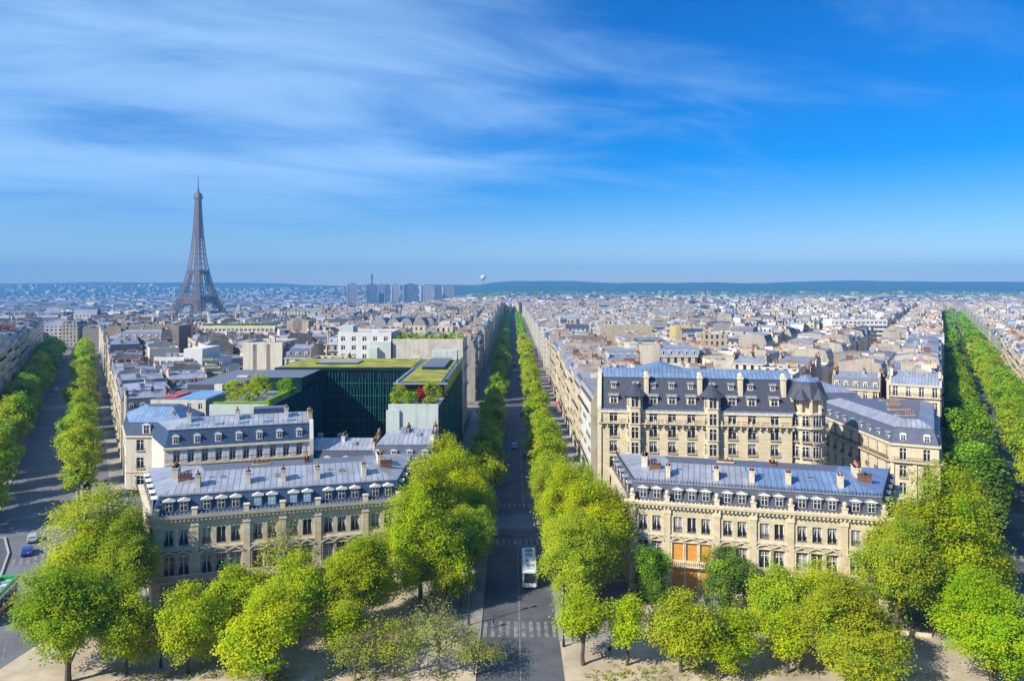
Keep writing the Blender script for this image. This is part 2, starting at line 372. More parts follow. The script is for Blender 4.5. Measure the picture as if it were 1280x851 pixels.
# pale pavement of the round place and of the side walks (real kerbs)
def slab(name, P, z, m):
    mb = MB(); mb.prism(P, -.2, z, 0); return tag(mb.build(name, m), kind='structure')
def at(org, d, s, h): p = org+d*s+Vector((d.y, -d.x, 0))*h; return (p.x, p.y)
strip('road', AX_C, D_C, 70, 1500, -5.6, 5.6, .006, ASPHALT)
strip('road', AX_L, D_L, 70, 640, -7.2, 7.2, .006, ASPHALT_PALE)
strip('road', AX_R, D_R, 70, 1240, -6.4, 6.4, .006, ASPHALT)
for org, d, rw, e0, e1, s1 in ((AX_C, D_C, 5.6, -17.1, 18.4, 1500), (AX_L, D_L, 7.2, -18, 18, 640), (AX_R, D_R, 6.4, -14, 14, 1240)):
    for a, b in ((e0, -rw), (rw, e1)):
        for s0, s in ((104 if org is AX_C else 125, 150 if org is AX_C else 164), (166 if org is AX_C else 180, 298), (318, s1)):
            slab('pavement', [at(org, d, s0, a), at(org, d, s0, b), at(org, d, s, b), at(org, d, s, a)], .13, PAVE)
# the ground in front of the two curved mansions
slab('pavement', [(-68, 88), (-4.6, 88), (-4.6, 103.9), (-18, 122), (-54, 111.5), (-64, 125)], .125, SAND)
slab('pavement', [(6.8, 88), (78, 88), (80, 118), (62, 110), (19.4, 121.5), (6.8, 103.9)], .125, SAND)
# pale side carriageway with the parked cars, right-hand side of the left avenue
strip('side_road', AX_L, D_L, 181, 620, 10.6, 14.6, .137, ASPHALT_PALE)
strip('cross_street', Vector((-330, 308, 0)), Vector((1, 0, 0)), 0, 322, -6, 6, .012, PAVE)
strip('cross_street', Vector((-120, 158, 0)), Vector((1, 0, 0)), 100, 240, -5, 5, .010, ASPHALT_PALE)
# painted markings
def dashes(org, d, h, s0, s1, on, gap, w):
    s = s0
    while s < s1:
        strip('lane_line', org, d, s, min(s+on, s1), h-w, h+w, .0155, PAINT, step=200); s += on+gap
strip('lane_line', AX_C, D_C, 82, 150, -.1, .1, .0155, PAINT, step=200)
dashes(AX_C, D_C, -1.9, 168, 296, 3.5, 4, .09); dashes(AX_C, D_C, 1.5, 168, 296, 14, 3, .09); dashes(AX_C, D_C, 0, 320, 560, 8, 5, .12)
dashes(AX_L, D_L, 0, 178, 296, 1.6, 1.6, .1); dashes(AX_L, D_L, -.3, 100, 160, 9, 2, .1); dashes(AX_R, D_R, 0, 178, 400, 3, 4, .1)
def zebra(org, d, s0, s1, h0, h1):
    h = h0
    while h < h1: strip('zebra_crossing', org, d, s0, s1, h, h+.55, .016, PAINT, step=200); h += 1.12
zebra(AX_C, D_C, 105.5, 110.5, -5.3, 5.2); zebra(AX_C, D_C, 143, 147, -5.3, 5.2); zebra(AX_C, D_C, 168, 171, -5.3, 5.2); zebra(AX_C, D_C, 292, 295, -5.3, 5.2)
zebra(AX_L, D_L, 164, 168.5, -6.8, 6.8); zebra(AX_R, D_R, 163, 167, -6, 6); zebra(AX_L, D_L, 302, 305, -6.8, 6.8)
# traffic island with its pale kerb on the left avenue
isl = [at(AX_L, D_L, s, h) for s, h in ((150, -4.2), (160, -3.2), (172, -3.0), (183, -4.5), (184, -7.2), (165, -12), (148, -9.5))]
slab('traffic_island', isl, .16, ASPHALT)
mb = MB(); P2 = inset(isl[::-1] if False else isl, .35)
for k in range(len(isl)):
    a, b, c, d_ = isl[k], isl[(k+1)%len(isl)], P2[(k+1)%len(isl)], P2[k]
    mb.poly([(*a, .3), (*b, .3), (*c, .3), (*d_, .3)]); mb.poly([(*b, .1), (*b, .3), (*a, .3), (*a, .1)]); mb.poly([(*c, .3), (*c, .1), (*d_, .1), (*d_, .3)])
tag(mb.build('kerb', KERB), kind='structure')

# ------------------------------------------------------------------ windows, dormers, chimneys (meshes that are shared)
def window_mesh(w, h, glass=GLASS, frame=FRAME, arch=False, stone=None, mull=2, rail=False, transom=.72, curtain=False):
    """one casement window: x 0..w, z 0..h, standing just behind y=0.2"""
    mb = MB(); t = .1; y0, y1 = .14, .22
    mb.box(0, t, y0, y1, 0, h, 1); mb.box(w-t, w, y0, y1, 0, h, 1); mb.box(t, w-t, y0, y1, 0, t, 1); mb.box(t, w-t, y0, y1, h-t, h, 1)
    mb.poly([(0,.2,0),(w,.2,0),(w,.2,h),(0,.2,h)], 0)
    for k in range(1, mull):
        x = w*k/mull; mb.box(x-.07, x+.07, y0-.01, y1-.03, t, h-t, 1)
    if transom: mb.box(t, w-t, y0+.005, y1-.03, h*transom-.045, h*transom+.045, 1)
    if curtain:   # drapes just behind the pane edges
        for sx in (-1, 1):
            c = w/2; P = [(c+sx*(w/2-t), h-t), (c+sx*.08, h-t), (c+sx*(w/2-t-.12), h*.35), (c+sx*(w/2-t), h*.3)]
            mb.poly([(p[0], .19, p[1]) for p in (P if sx < 0 else P[::-1])], 3)
    if arch:      # arched head: stone spandrels fill the upper corners of the opening
        n = 6; r = w/2; zc = h-r*.62
        for sx in (-1, 1):
            pts = [(r+sx*r*math.cos(a), zc+.62*r*math.sin(a)) for a in [math.pi/2*k/n for k in range(n+1)]]
            cor = (r+sx*r, h)
            for a, b in zip(pts, pts[1:]):
                tri = [(a[0], .03, a[1]), (b[0], .03, b[1]), (cor[0], .03, cor[1])]
                mb.poly(tri if sx > 0 else tri[::-1], 2)
    if rail:
        mb.box(-.15, w+.15, -.34, -.3, 0.0, .08, 4); mb.box(-.15, w+.15, -.34, -.3, .86, .92, 4)
        for k in range(9): x = -.13+(w+.26)*k/8; mb.box(x-.02, x+.02, -.335, -.305, .08, .86, 4)
        mb.box(-.2, w+.2, -.4, 0, -.14, 0.0, 2)
    return mb.mesh('window', [glass, frame, stone or STONE_TRIM, GLASS_CURTAIN, IRON])
def dormer_mesh(w, h, depth, face=FRAME, top=LEAD, style='gable', glass=GLASS):
    """x centred, z from 0, the face in the plane y=0, the body runs back to y=depth"""
    mb = MB(); a = w/2
    mb.box(-a, a, .0, depth, 0, h, 0); g = w*.62
    mb.box(-g/2-.06, g/2+.06, -.05, 0, .18, h-.12, 2)
    mb.box(-g/2, -.05, -.06, 0, .25, h-.2, 1); mb.box(.05, g/2, -.06, 0, .25, h-.2, 1)
    mb.box(-g/2, g/2, -.075, 0, h*.6, h*.6+.07, 2)
    if style == 'gable':
        e = .16
        P = [(-a-e, h), (a+e, h), (a+e, h+.1), (0, h+.1+w*.24), (-a-e, h+.1)]
        f = [mb.pt((x, -.2, z)) for x, z in P]; b = [mb.pt((x, depth, z)) for x, z in P]
        for k in range(5): mb.f.append([f[k], f[(k+1)%5], b[(k+1)%5], b[k]][::-1]); mb.m.append(3)
        mb.f.append(f); mb.m.append(2)
    elif style == 'round':
        n = 8; e = .12; P = [((a+e)*math.cos(math.pi*k/n), h-.15+(a+e)*.75*math.sin(math.pi*k/n)) for k in range(n+1)]
        f = [mb.pt((x, -.16, z)) for x, z in P]; b = [mb.pt((x, depth, z)) for x, z in P]
        for k in range(n): mb.f.append([f[k], f[k+1], b[k+1], b[k]][::-1]); mb.m.append(3)
        mb.f.append(f); mb.m.append(2)
    else:         # flat sloping hood
        e = .22
        for q in ([(-a-e,-.35,h-.12),(a+e,-.35,h-.12),(a+e,depth,h+.55),(-a-e,depth,h+.55)], [(-a-e,-.35,h-.2),(a+e,-.35,h-.2),(a+e,-.35,h-.12),(-a-e,-.35,h-.12)],
                  [(-a-e,depth,h+.47),(-a-e,-.35,h-.2),(-a-e,-.35,h-.12),(-a-e,depth,h+.55)], [(a+e,-.35,h-.2),(a+e,depth,h+.47),(a+e,depth,h+.55),(a+e,-.35,h-.12)]): mb.poly(q, 3)
    return mb.mesh('dormer', [face, glass, FRAME, top])
def chimney_mesh(lx, ly, h, pots=5, body=PARTY, pot=POT, along='y', seed=0):
    """a chimney stack with its row of clay pots, foot at z=0, centred"""
    r = random.Random(seed); mb = MB()
    mb.box(-lx/2, lx/2, -ly/2, ly/2, 0, h, 0); mb.box(-lx/2-.07, lx/2+.07, -ly/2-.07, ly/2+.07, h-.22, h, 0)
    n = max(1, pots)
    for k in range(n):
        t = (k+.5)/n-.5; x, y = (0, t*ly) if along == 'y' else (t*lx, 0)
        if r.random() < .12: continue
        hh = r.uniform(.5, 1.05); mb.cyl(x, y, h, h+hh*.85, .14, .11, 6, 1)
    return mb.mesh('chimney', [body, pot])

# ------------------------------------------------------------------ the two curved-front mansions on the round place
def mansion(label, A, B, Cc, Dd, groups, st, trim, roofm, mans, boarded=None, pale=(), cresting_top=False, blue_from=None):
    M, L = frame_at(A, B); Mi = M.inverted(); rz = math.atan2(M[1][0], M[0][0])
    root = thing('mansion', (A[0], A[1], 0), rz, label, 'mansion')
    P = [(p.x, p.y) for p in (Mi @ Vector((q[0], q[1], 0)) for q in (A, B, Cc, Dd))]
    H = 15.0; bays = []; nb = sum(groups); pier = 1.5
    bw = (L-pier*(len(groups)+1)*.8)/nb; x = pier*.8; piers = [pier*.4]
    for g in groups:
        for k in range(g): bays.append(x+bw*(k+.5))
        x += bw*g; piers.append(x+pier*.4); x += pier*.8
    ops = []; wins = []
    for i, cx in enumerate(bays):
        for z, w, h, key in ((.9, 1.7, 3.4, 'g'), (5.5, 1.62, 3.1, 'f'), (10.2, 1.42, 2.5, 's')):
            ops.append((cx-w/2, cx+w/2, z, z+h)); wins.append((i, cx-w/2, z, w, h, key))
    wall = MB(); facade(wall, L, 0, H, ops, .45, 0)
    for k in (1, 2, 3):     # the other three sides, with windows of their own further on
        a, b = P[k], P[(k+1)%4]; wall.poly([(*a, 0), (*b, 0), (*b, H), (*a, H)], 0)
    wall.poly([(*p, H) for p in P], 0); wall.poly([(0, .6, .05), (L, .6, .05), (L, .6, H-.1), (0, .6, H-.1)], 0)
    # plinth, string courses, pilasters with capitals
    wall.box(-.12, L+.12, -.12, -.002, 0, .75, 1)
    wall.box(-.1, L+.1, -.18, -.002, 9.52, 9.78, 1)
    for px in piers:
        wall.box(px-.5, px+.5, -.26, -.003, 5.1, 13.2, 0); wall.box(px-.6, px+.6, -.36, -.004, 13.2, 13.95, 1); wall.box(px-.58, px+.58, -.34, -.004, 5.1, 5.6, 1)
        wall.box(px-.55, px+.55, -.3, -.004, .75, 4.6, 1)
        for zz in (1.6, 2.5, 3.4, 4.2): wall.box(px-.57, px+.57, -.325, -.005, zz, zz+.55, 1)
    wall_o = wall.build('wall', [st, trim], root)
    co = MB(); co.profile([(-.003, 13.95), (-.25, 13.95), (-.28, 14.35), (-.75, 14.55), (-.85, 14.98), (-.003, 14.98)], -.7, L+.7, 0)
    x = .1
    while x < L: co.box(x, x+.26, -.62, -.26, 14.12, 14.5, 0); x += .62
    for k in (1, 3):
        a, b = P[k], P[(k+1)%4]; Mk, Lk = frame_at(a, b); co.M = Mk
        co.profile([(-.003, 13.95), (-.25, 13.95), (-.28, 14.35), (-.75, 14.55), (-.85, 14.98), (-.003, 14.98)], .0, Lk, 0); co.M = None
    co.build('cornice', trim, root)
    bal = MB(); bal.profile([(-.003, 4.62), (-.5, 4.72), (-.95, 4.9), (-.95, 5.08), (-.003, 5.08)], -.2, L+.2, 0)
    bal.box(-.2, L+.2, -.92, -.74, 5.85, 6.0, 0); x = 0.0
    while x < L: bal.box(x, x+.14, -.9, -.77, 5.08, 5.85, 0); x += .3
    bal.build('balcony', trim, root)
    # pediments over the first floor: a zigzag of low gables, arched at the middle of a group
    for g0, g in zip([sum(groups[:k]) for k in range(len(groups))], groups):
        for k in range(g):
            cx = bays[g0+k]; pd = MB(); n = 6 if (g == 3 and k == 1) or (g == 2 and k == 0 and g0 % 4) else 2
            for a in range(n):
                ta, tb = a/n*2-1, (a+1)/n*2-1; ha, hb = (((1-t*t) if n > 2 else (1-abs(t)))*.62 for t in (ta, tb))
                xa, xb = cx+ta*1.22, cx+tb*1.22
                pd.poly([(xa,-.42,8.78+ha),(xb,-.42,8.78+hb),(xb,-.42,9.0+hb),(xa,-.42,9.0+ha)], 0)
                pd.poly([(xa,-.42,9.0+ha),(xb,-.42,9.0+hb),(xb,-.003,9.0+hb),(xa,-.003,9.0+ha)], 1)
                pd.poly([(xa,-.003,8.78+ha),(xb,-.003,8.78+hb),(xb,-.42,8.78+hb),(xa,-.42,8.78+ha)], 0)
            pd.box(cx-1.22, cx+1.22, -.3, -.003, 8.66, 8.79, 0)
            for sx in (-1.05, 1.05): pd.box(cx+sx-.14, cx+sx+.14, -.2, -.003, 5.5, 8.66, 0)
            pd.build('pediment', [trim, LEAD], root)
    wm = {}
    for i, xa, z, w, h, key in wins:
        if boarded and key in 'gf' and i in boarded:
            b = MB(); b.box(0, w, .1, .16, 0, h, 0)
            for k in (1, 2): b.box(0, w, .085, .1, h*k/3-.03, h*k/3+.03, 0)
            o = b.build('window_board', PLY, root, loc=(xa, 0, z)); o['label'] = 'orange plywood board filling a window'; continue
        kk = (key, (i*7+ord(key)*3) % 5)
        if kk not in wm:
            wm[kk] = window_mesh(w, h, GLASS_CURTAIN if kk[1] == 4 else GLASS, FRAME, arch=(key == 'g'), stone=trim, mull=2, transom=.66 if key != 's' else 0, curtain=kk[1] != 1)
        put('window', wm[kk], root, (xa, .12, z))
        if key == 's':
            rl = wm.get('rail')
            if rl is None:
                b = MB(); b.box(0, w, -.02, .02, .0, .07); b.box(0, w, -.02, .02, .8, .87)
                for k in range(10): b.box(w*(k+.5)/10-.02, w*(k+.5)/10+.02, -.012, .012, .07, .8)
                rl = wm['rail'] = b.mesh('window_railing', [IRON])
            put('window_railing', rl, root, (xa, .02, z+.02))
    # steps up to the door of the boarded bays
    if boarded:
        s = MB(); c = bays[boarded[1]]
        for k in range(5): s.box(c-5-.35*k*.3, c+5+.35*k*.3, -1.2-.42*(k+1), -1.0-.42*k if k else -.13, .0, .75-.15*k, 0)
        s.build('entrance_steps', PAVE, root)
    # roof: gutter parapet, steep mansard, low zinc hips
    I1 = inset(P, [1.0, 1.0, 1.0, 1.0]); I0 = inset(P, .12); I2 = inset(P, 8.2)
    rf = MB(); rf.frustum(I0, H+.05, I1, H+2.75, 0, 0, False)
    rf.frustum(inset(P, .82), H+2.75, inset(P, .82), H+2.98, 2, 2, False)
    rf.frustum(inset(P, .84), H+2.98, I2, H+4.6, 1, 1)
    rf_o = rf.build('roof', [mans, roofm, LEAD], root)
    if blue_from is not None:                        # bluer sheets over one end of the roof
        a, b = inset(P, .84), I2; f = blue_from
        def on(k, p0, p1, z): return None
        q0 = Vector((*a[0], H+2.98)); q1 = Vector((*a[1], H+2.98)); r0 = Vector((*b[0], H+4.6)); r1 = Vector((*b[1], H+4.6))
        nrm = (q1-q0).cross(r0-q0).normalized()*.02
        bl = MB(); bl.poly([tuple(v+nrm) for v in (q0.lerp(q1, f), q1, r1, r0.lerp(r1, max(0, f*1.25-.2)))])
        q2 = Vector((*a[2], H+2.98)); r2 = Vector((*b[2], H+4.6)); n2 = (q2-q1).cross(r1-q1).normalized()*.02
        bl.poly([tuple(v+n2) for v in (q1, q2, r2, r1)])
        bl.build('bluer_roof_sheets', ZINC_BLUE, rf_o)
    pa = MB(); pa.box(-.75, L+.75, -.8, -.62, 14.98, 15.22, 0)
    x = -.6
    while x < L+.5:
        if not cresting_top: pa.poly([(x,-.71,15.2),(x+.42,-.71,15.2),(x+.21,-.71,15.62)]); pa.poly([(x+.42,-.69,15.2),(x,-.69,15.2),(x+.21,-.69,15.62)]); pa.box(x+.12,x+.3,-.73,-.67,15.2,15.42)
        else: pa.box(x, x+.24, -.78, -.64, 15.22, 15.4)
        x += .62
    pa.build('gutter_parapet', LEAD if not cresting_top else trim, root)
    if cresting_top:
        cr = MB(); a = inset(P, .8)
        for k in (0, 1, 3):
            Mk, Lk = frame_at(a[k], a[(k+1)%4]); cr.M = Mk; x = .2
            cr.box(0, Lk, -.03, .03, H+3.25, H+3.3)
            while x < Lk: cr.box(x, x+.07, -.025, .025, H+2.9, H+3.55); x += .5
        cr.M = None; cr.build('roof_cresting', IRON, rf_o)
    for px in piers[:]:
        u = MB(); u.box(px-.38, px+.38, -.82, -.1, 14.99, 16.0, 0); u.box(px-.48, px+.48, -.9, -.02, 16.0, 16.14, 0)
        if cresting_top: u.cyl(px, -.46, 16.14, 16.5, .22, .34, 8, 0); u.sphere((px, -.46, 16.75), .36, 8, 6, 0)
        u.build('parapet_pier', trim, root)
    dm = dormer_mesh(1.5, 1.7, 1.5, mans, FRAME if not cresting_top else LEAD, 'gable'); dmp = dormer_mesh(1.5, 1.7, 1.5, mans, FRAME, 'gable', PALE_BLUE)
    for i, cx in enumerate(bays):
        d = put('dormer', dmp if i in pale else dm, rf_o, (cx, .2, H+.35))
        if i in pale: d['label'] = 'dormer with a pale blue covered window'
    for k, nn in ((1, 5), (3, 5)):                   # dormers and windows of the two side fronts
        a, b = P[k], P[(k+1)%4]; Mk, Lk = frame_at(a, b); r_ = math.atan2(Mk[1][0], Mk[0][0])
        for j in range(nn):
            p = Mk @ Vector((Lk*(j+.7)/(nn+.4), .2, 0)); put('dormer', dm, rf_o, (p.x, p.y, H+.35), r_)
            p2 = Mk @ Vector((Lk*(j+.7)/(nn+.4)-.7, -.155, 0))
            for z, w, h, key in ((5.5, 1.62, 3.1, 'f'), (10.2, 1.42, 2.5, 's')): put('window', wm[(key, 1)] if (key, 1) in wm else list(wm.values())[0], root, (p2.x, p2.y, z), r_)
    # chimney stacks standing across the front slope, and the bigger ones behind
    for j, px in enumerate(piers[1:-1]):
        put('chimney', chimney_mesh(.75, 1.6, 2.1, 2, trim if cresting_top else PLASTER_CREAM, POT, 'y', j), rf_o, (px, 3.4, H+3.2))
    for j, (fx, fy, lx, ly, h) in enumerate(((.05, 9.5, 1.0, 3.2, 2.5), (.10, 5.8, 2.0, .8, 1.8), (.93, 9.5, 1.0, 3.0, 2.5), (.95, 6.8, 2.0, .8, 1.8), (.4, 10.5, 2.8, .7, 1.9), (.6, 11.5, .8, 3.0, 2.0))):
        put('chimney', chimney_mesh(lx, ly, h, 4, BRICK if j % 2 else PLASTER_CREAM, POT, 'y' if ly > lx else 'x', j+9), rf_o, (L*fx, fy, H+3.0))
    sk = MB(); sk.box(-.5, .5, -.4, .4, 0, .22, 0); sk.box(-.42, .42, -.32, .32, .22, .24, 1); skm = sk.mesh('skylight', [LEAD, GLASS])
    rr = random.Random(len(label))
    for j in range(9): put('skylight', skm, rf_o, (rr.uniform(.15, .85)*L, rr.uniform(4.8, 6.8), H+3.9))
    return root
mansion('long beige stone mansion with dark mansard and grey zinc roof, left of the central avenue', (-55, 112.6), (-18.4, 123.1), (-18.4, 144), (-66, 131.6),
        (2, 3, 2, 2, 3, 2), STONE_LIFTED, STONE_LIFTED_TRIM, ZINC_HERO, SLATE_SHADE, None, (5, 6, 7, 8))
mansion('long cream stone mansion with orange boarded windows, right of the central avenue', (19.4, 122), (57.4, 112.3), (68.3, 131), (19.4, 144),
        (2, 3, 2, 2, 3, 2), STONE, STONE_TRIM, ZINC_HERO, SLATE_GEN, (2, 3, 4), (), True, .52)

# ------------------------------------------------------------------ the turreted block behind the right mansion
def turreted():
    A, B = (19.6, 166), (61.0, 160.2); M, L = frame_at(A, B); rz = math.atan2(M[1][0], M[0][0]); Mi = M.inverted()
    root = thing('apartment_block', (*A, 0), rz, 'big cream turreted apartment block with slate mansard and arched windows', 'apartment block')
    H = 22.6; dp = 15
    xs = [3.3, 8.0, 12.1, 16.2, 20.4, 24.9, 29.2, 33.4, 38.2]; ori = (8.0, 24.9); rows = (2.2, 6.0, 9.7, 13.3, 16.7, 20.0)
    hs = 2.5; ops = [(x-.9, x+.9, z, z+hs-(.35 if z == 20.0 else 0)) for x in xs for z in rows if x not in ori]
    w = MB(); facade(w, L, 0, H, ops, .4, 0)
    P = [(0, 0), (L, 0), (L+3, dp), (0, dp)]
    for k in (1, 2, 3): w.poly([(*P[k], 0), (*P[(k+1)%4], 0), (*P[(k+1)%4], H), (*P[k], H)], 0)
    w.poly([(0, .7, .1), (L, .7, .1), (L, .7, H-.1), (0, .7, H-.1)], 0)
    w.box(-.1, L+.1, -.25, -.003, H-.55, H-.02, 1); w.box(-.05, L+.05, -.16, -.003, 5.2, 5.5, 1)
    w.box(-.3, .55, -.32, -.003, 0, H-.6, 1)
    # gable wall with raised coping at the avenue end
    w.profile([(-.3, H), (-.3, H+.9), (3.3, H+7.6), (4.6, H+7.9), (dp-4, H+7.9), (dp, H+.9), (dp, H)], -.35, .55, 1)
    w.build('wall', [STONE_WARM, STONE_TRIM], root)
    bal = MB()
    bal.profile([(-.003, 19.45), (-.55, 19.6), (-.95, 19.75), (-.95, 19.95), (-.003, 19.95)], -.1, L+.1, 0)
    x = .4
    while x < L: bal.box(x, x+.28, -.7, -.01, 18.95, 19.55, 0); x += 1.38
    x = 0
    while x < L: bal.box(x, x+.3, -.95, -.75, 19.95, 20.8, 0); x += 2.05
    bal.build('balcony', STONE_TRIM, root)
    rl = MB(); rl.box(0, L, -.88, -.84, 20.72, 20.78); x = 0
    while x < L: rl.box(x, x+.05, -.88, -.84, 19.95, 20.75); x += .22
    rl.build('balcony_railing', IRON, root)
    wm = window_mesh(1.8, hs, GLASS, FRAME, True, STONE_TRIM, 2, True, .68); wt = window_mesh(1.8, hs-.35, GLASS, FRAME, True, STONE_TRIM, 2, False, .68)
    wc = window_mesh(1.8, hs, GLASS, FRAME, True, STONE_TRIM, 2, True, .68, True)
    for i, x in enumerate(xs):
        for j, z in enumerate(rows):
            if x in ori: continue
            put('window', wt if z == 20.0 else (wc if (i*3+j) % 3 == 0 else wm), root, (x-.9, .1, z))
    # two tall oriels with pointed slate hats
    for x in ori:
        o = MB(); a = [(x-1.75, 0), (x-1.05, -1.25), (x+1.05, -1.25), (x+1.75, 0)]; top = H+3.4
        lv = [0.8]+[z-.45 for z in rows]+[H+1.0]
        o.prism(a, 0, rows[0]-.1, 0)
        for j, z in enumerate(list(rows)+[H+1.1]):
            hh = 2.35; nxt = (list(rows)+[H+1.1, top+.4])[j+1]
            o.prism(a, z+hh, nxt-.12 if j < 6 else top, 0)                        # spandrel above the lights
            for k in range(3):                                                    # three lights a floor, posts between
                p, q = Vector(a[k]), Vector(a[k+1]); t = (q-p).normalized(); nn = Vector((t.y, -t.x))
                for e in (p, q):
                    c = e-nn*.18; o.box(c.x-.16, c.x+.16, c.y-.16, c.y+.16, z-.14, z+hh+.02, 1)
            ring = [(x-1.95, 0), (x-1.15, -1.45), (x+1.15, -1.45), (x+1.95, 0)]
            o.prism(ring, z-.28, z-.1, 1); o.poly([(*p, z-.28) for p in ring[::-1]], 1)
        ob = o.build('oriel', [STONE_WARM, STONE_TRIM], root)
        for j, z in enumerate(list(rows)+[H+1.1]):
            g = MB(); b = [(x-1.6, .05), (x-.95, -1.05), (x+.95, -1.05), (x+1.6, .05)]
            for k in range(3):
                g.poly([(*b[k], z-.12), (*b[k+1], z-.12), (*b[k+1], z+2.37), (*b[k], z+2.37)], 0)
                p, q = Vector(b[k]), Vector(b[k+1]); c = (p+q)/2; t = (q-p).normalized(); nn = Vector((t.y, -t.x))
                g.bar((c.x+nn.x*.05, c.y+nn.y*.05, z-.1), (c.x+nn.x*.05, c.y+nn.y*.05, z+2.37), .13, 1); s_ = p.lerp(q, .08)+nn*.05; e_ = p.lerp(q, .92)+nn*.05
                g.bar((s_.x, s_.y, z+1.55), (e_.x, e_.y, z+1.55), .1, 1)
            g.build('oriel_window', [GLASS, FRAME], ob)
        r = MB(); e = [(x+2.7*math.cos(t), .5+2.6*math.sin(t)) for t in [math.pi*(1+k/6) for k in range(7)]]+[(x+2.7, 4.2), (x-2.7, 4.2)]
        for k in range(len(e)): r.poly([(*e[k], top), (*e[(k+1)%len(e)], top), (x, 1.6, top+2.7)], 0)
        r.poly([(*p, top-.01) for p in e[::-1]], 0); r.box(x-1.7, x+1.7, 0, 3.0, H, top-.02, 0)
        r.build('oriel_hat', SLATE, ob)
    # corner turret: round wall, many lights, faceted dome
    c = Mi @ Vector((65.2, 163.2, 0)); n = 12; Rr = 4.1
    def ring(r, off=0.0): return [(c.x+r*math.cos(6.28319*(k+off)/n), c.y+r*math.sin(6.28319*(k+off)/n)) for k in range(n)]
    t = MB(); t.prism(ring(Rr), 0, H+.2, 0); t.prism(ring(Rr+.35), 5.2, 5.5, 1); t.prism(ring(Rr+.7), 19.5, 19.9, 1); t.prism(ring(Rr+.4), H-.1, H+.35, 1)
    for k in range(n):
        p = ring(Rr-.1)[k]; t.box(p[0]-.28, p[0]+.28, p[1]-.28, p[1]+.28, H+.35, H+3.1, 1)
    t.prism(ring(Rr-.9), H+.3, H+3.1, 0); t.prism(ring(Rr+.35), H+3.1, H+3.4, 1)
    to = t.build('turret', [STONE_WARM, STONE_TRIM], root)
    d = MB(); pr = [(Rr+.5, 3.4), (Rr-.1, 4.6), (Rr-.7, 6.3), (Rr-1.2, 6.9)]
    for (r0, z0), (r1, z1) in zip(pr, pr[1:]): d.frustum(ring(r0), H+z0, ring(r1), H+z1, 0)
    d.frustum(ring(Rr-1.3), H+6.9, ring(.1), H+8.2, 1); d.build('dome', [SLATE, ZINC_BLUE], to)
    for k in range(6, 12):
        if k in (11,): continue
        a0 = 6.28319*(k+.5)/n; rad = Rr*math.cos(math.pi/n)
        px, py = c.x+(rad+.32)*math.cos(a0), c.y+(rad+.32)*math.sin(a0)
        for z in rows[1:]:
            wx = window_mesh(1.45, 2.4, GLASS, FRAME, True, STONE_TRIM, 2, True, .68) if k == 6 and z == rows[1] else None
            if wx: turreted.wx = wx
            rot = a0+math.pi/2; put('turret_window', turreted.wx, to, (px-.725*math.cos(rot), py-.725*math.sin(rot), z), rot)
    for k in (8, 10):                                # small pointed bartizans on the dome's skirt
        a0 = 6.28319*k/n; q = (c.x+(Rr-.4)*math.cos(a0), c.y+(Rr-.4)*math.sin(a0)); b = MB(); b.cyl(*q, H+3.3, H+5.6, 2.1, .1, 8, 0); b.build('pointed_hood', SLATE, to)
    # slate mansard in two ranks of dormers, zinc top
    rf = MB(); Q = [(.55, 0.0), (L+.6, 0.0), (L+3, dp), (.55, dp)]
    rf.frustum(Q, H, inset(Q, [3.6, .4, 3.6, 0.0]), H+7.0, 0, 0, False); rf.frustum(inset(Q, [3.4, .3, 3.4, 0.0]), H+7.0, inset(Q, [7.2, 1, 7.2, 0.0]), H+8.7, 1, 1)
    rf.box(.55, L+.6, -.12, .15, H, H+.35, 1)
    rf_o = rf.build('roof', [SLATE, ZINC_BLUE], root)
    hd = MB(); hx = 14.0                              # low zinc gable behind the ridge
    for q in ([(hx-8, 5.2, H+7.6), (hx, 5.2, H+10), (hx, 13, H+10), (hx-8, 13, H+7.6)], [(hx, 5.2, H+10), (hx+8, 5.2, H+7.6), (hx+8, 13, H+7.6), (hx, 13, H+10)], [(hx-8, 5.2, H+7.6), (hx+8, 5.2, H+7.6), (hx, 5.2, H+10)]): hd.poly(q, 0)
    hd.build('zinc_gable', ZINC_BLUE, rf_o)
    d1 = dormer_mesh(2.0, 2.0, 2.2, STONE_TRIM, ZINC_HERO, 'hood'); d2 = dormer_mesh(1.15, 1.3, 1.7, STONE_TRIM, ZINC_HERO, 'hood')
    for x in xs:
        if x not in ori: put('dormer', d1, rf_o, (x, .75, H+1.3))
        put('dormer', d2, rf_o, (x if x not in ori else x+.2, 2.35, H+4.6))
    for j, x in enumerate((10.6, 22.4, 31.2, 40.4)):
        ch = MB(); ch.box(-.5, .5, -.6, .6, 0, 5.4, 0); ch.box(-.66, .66, -.76, .76, 4.5, 4.85, 0); ch.cyl(0, 0, 5.4, 5.9, .66, .45, 8, 0)
        ch.build('chimney', STONE_TRIM, rf_o, loc=(x, 2.3, H+2.6))
    sr = MB(); s0 = Mi @ Vector((65.2, 163.2, 0))
    return root
turreted()
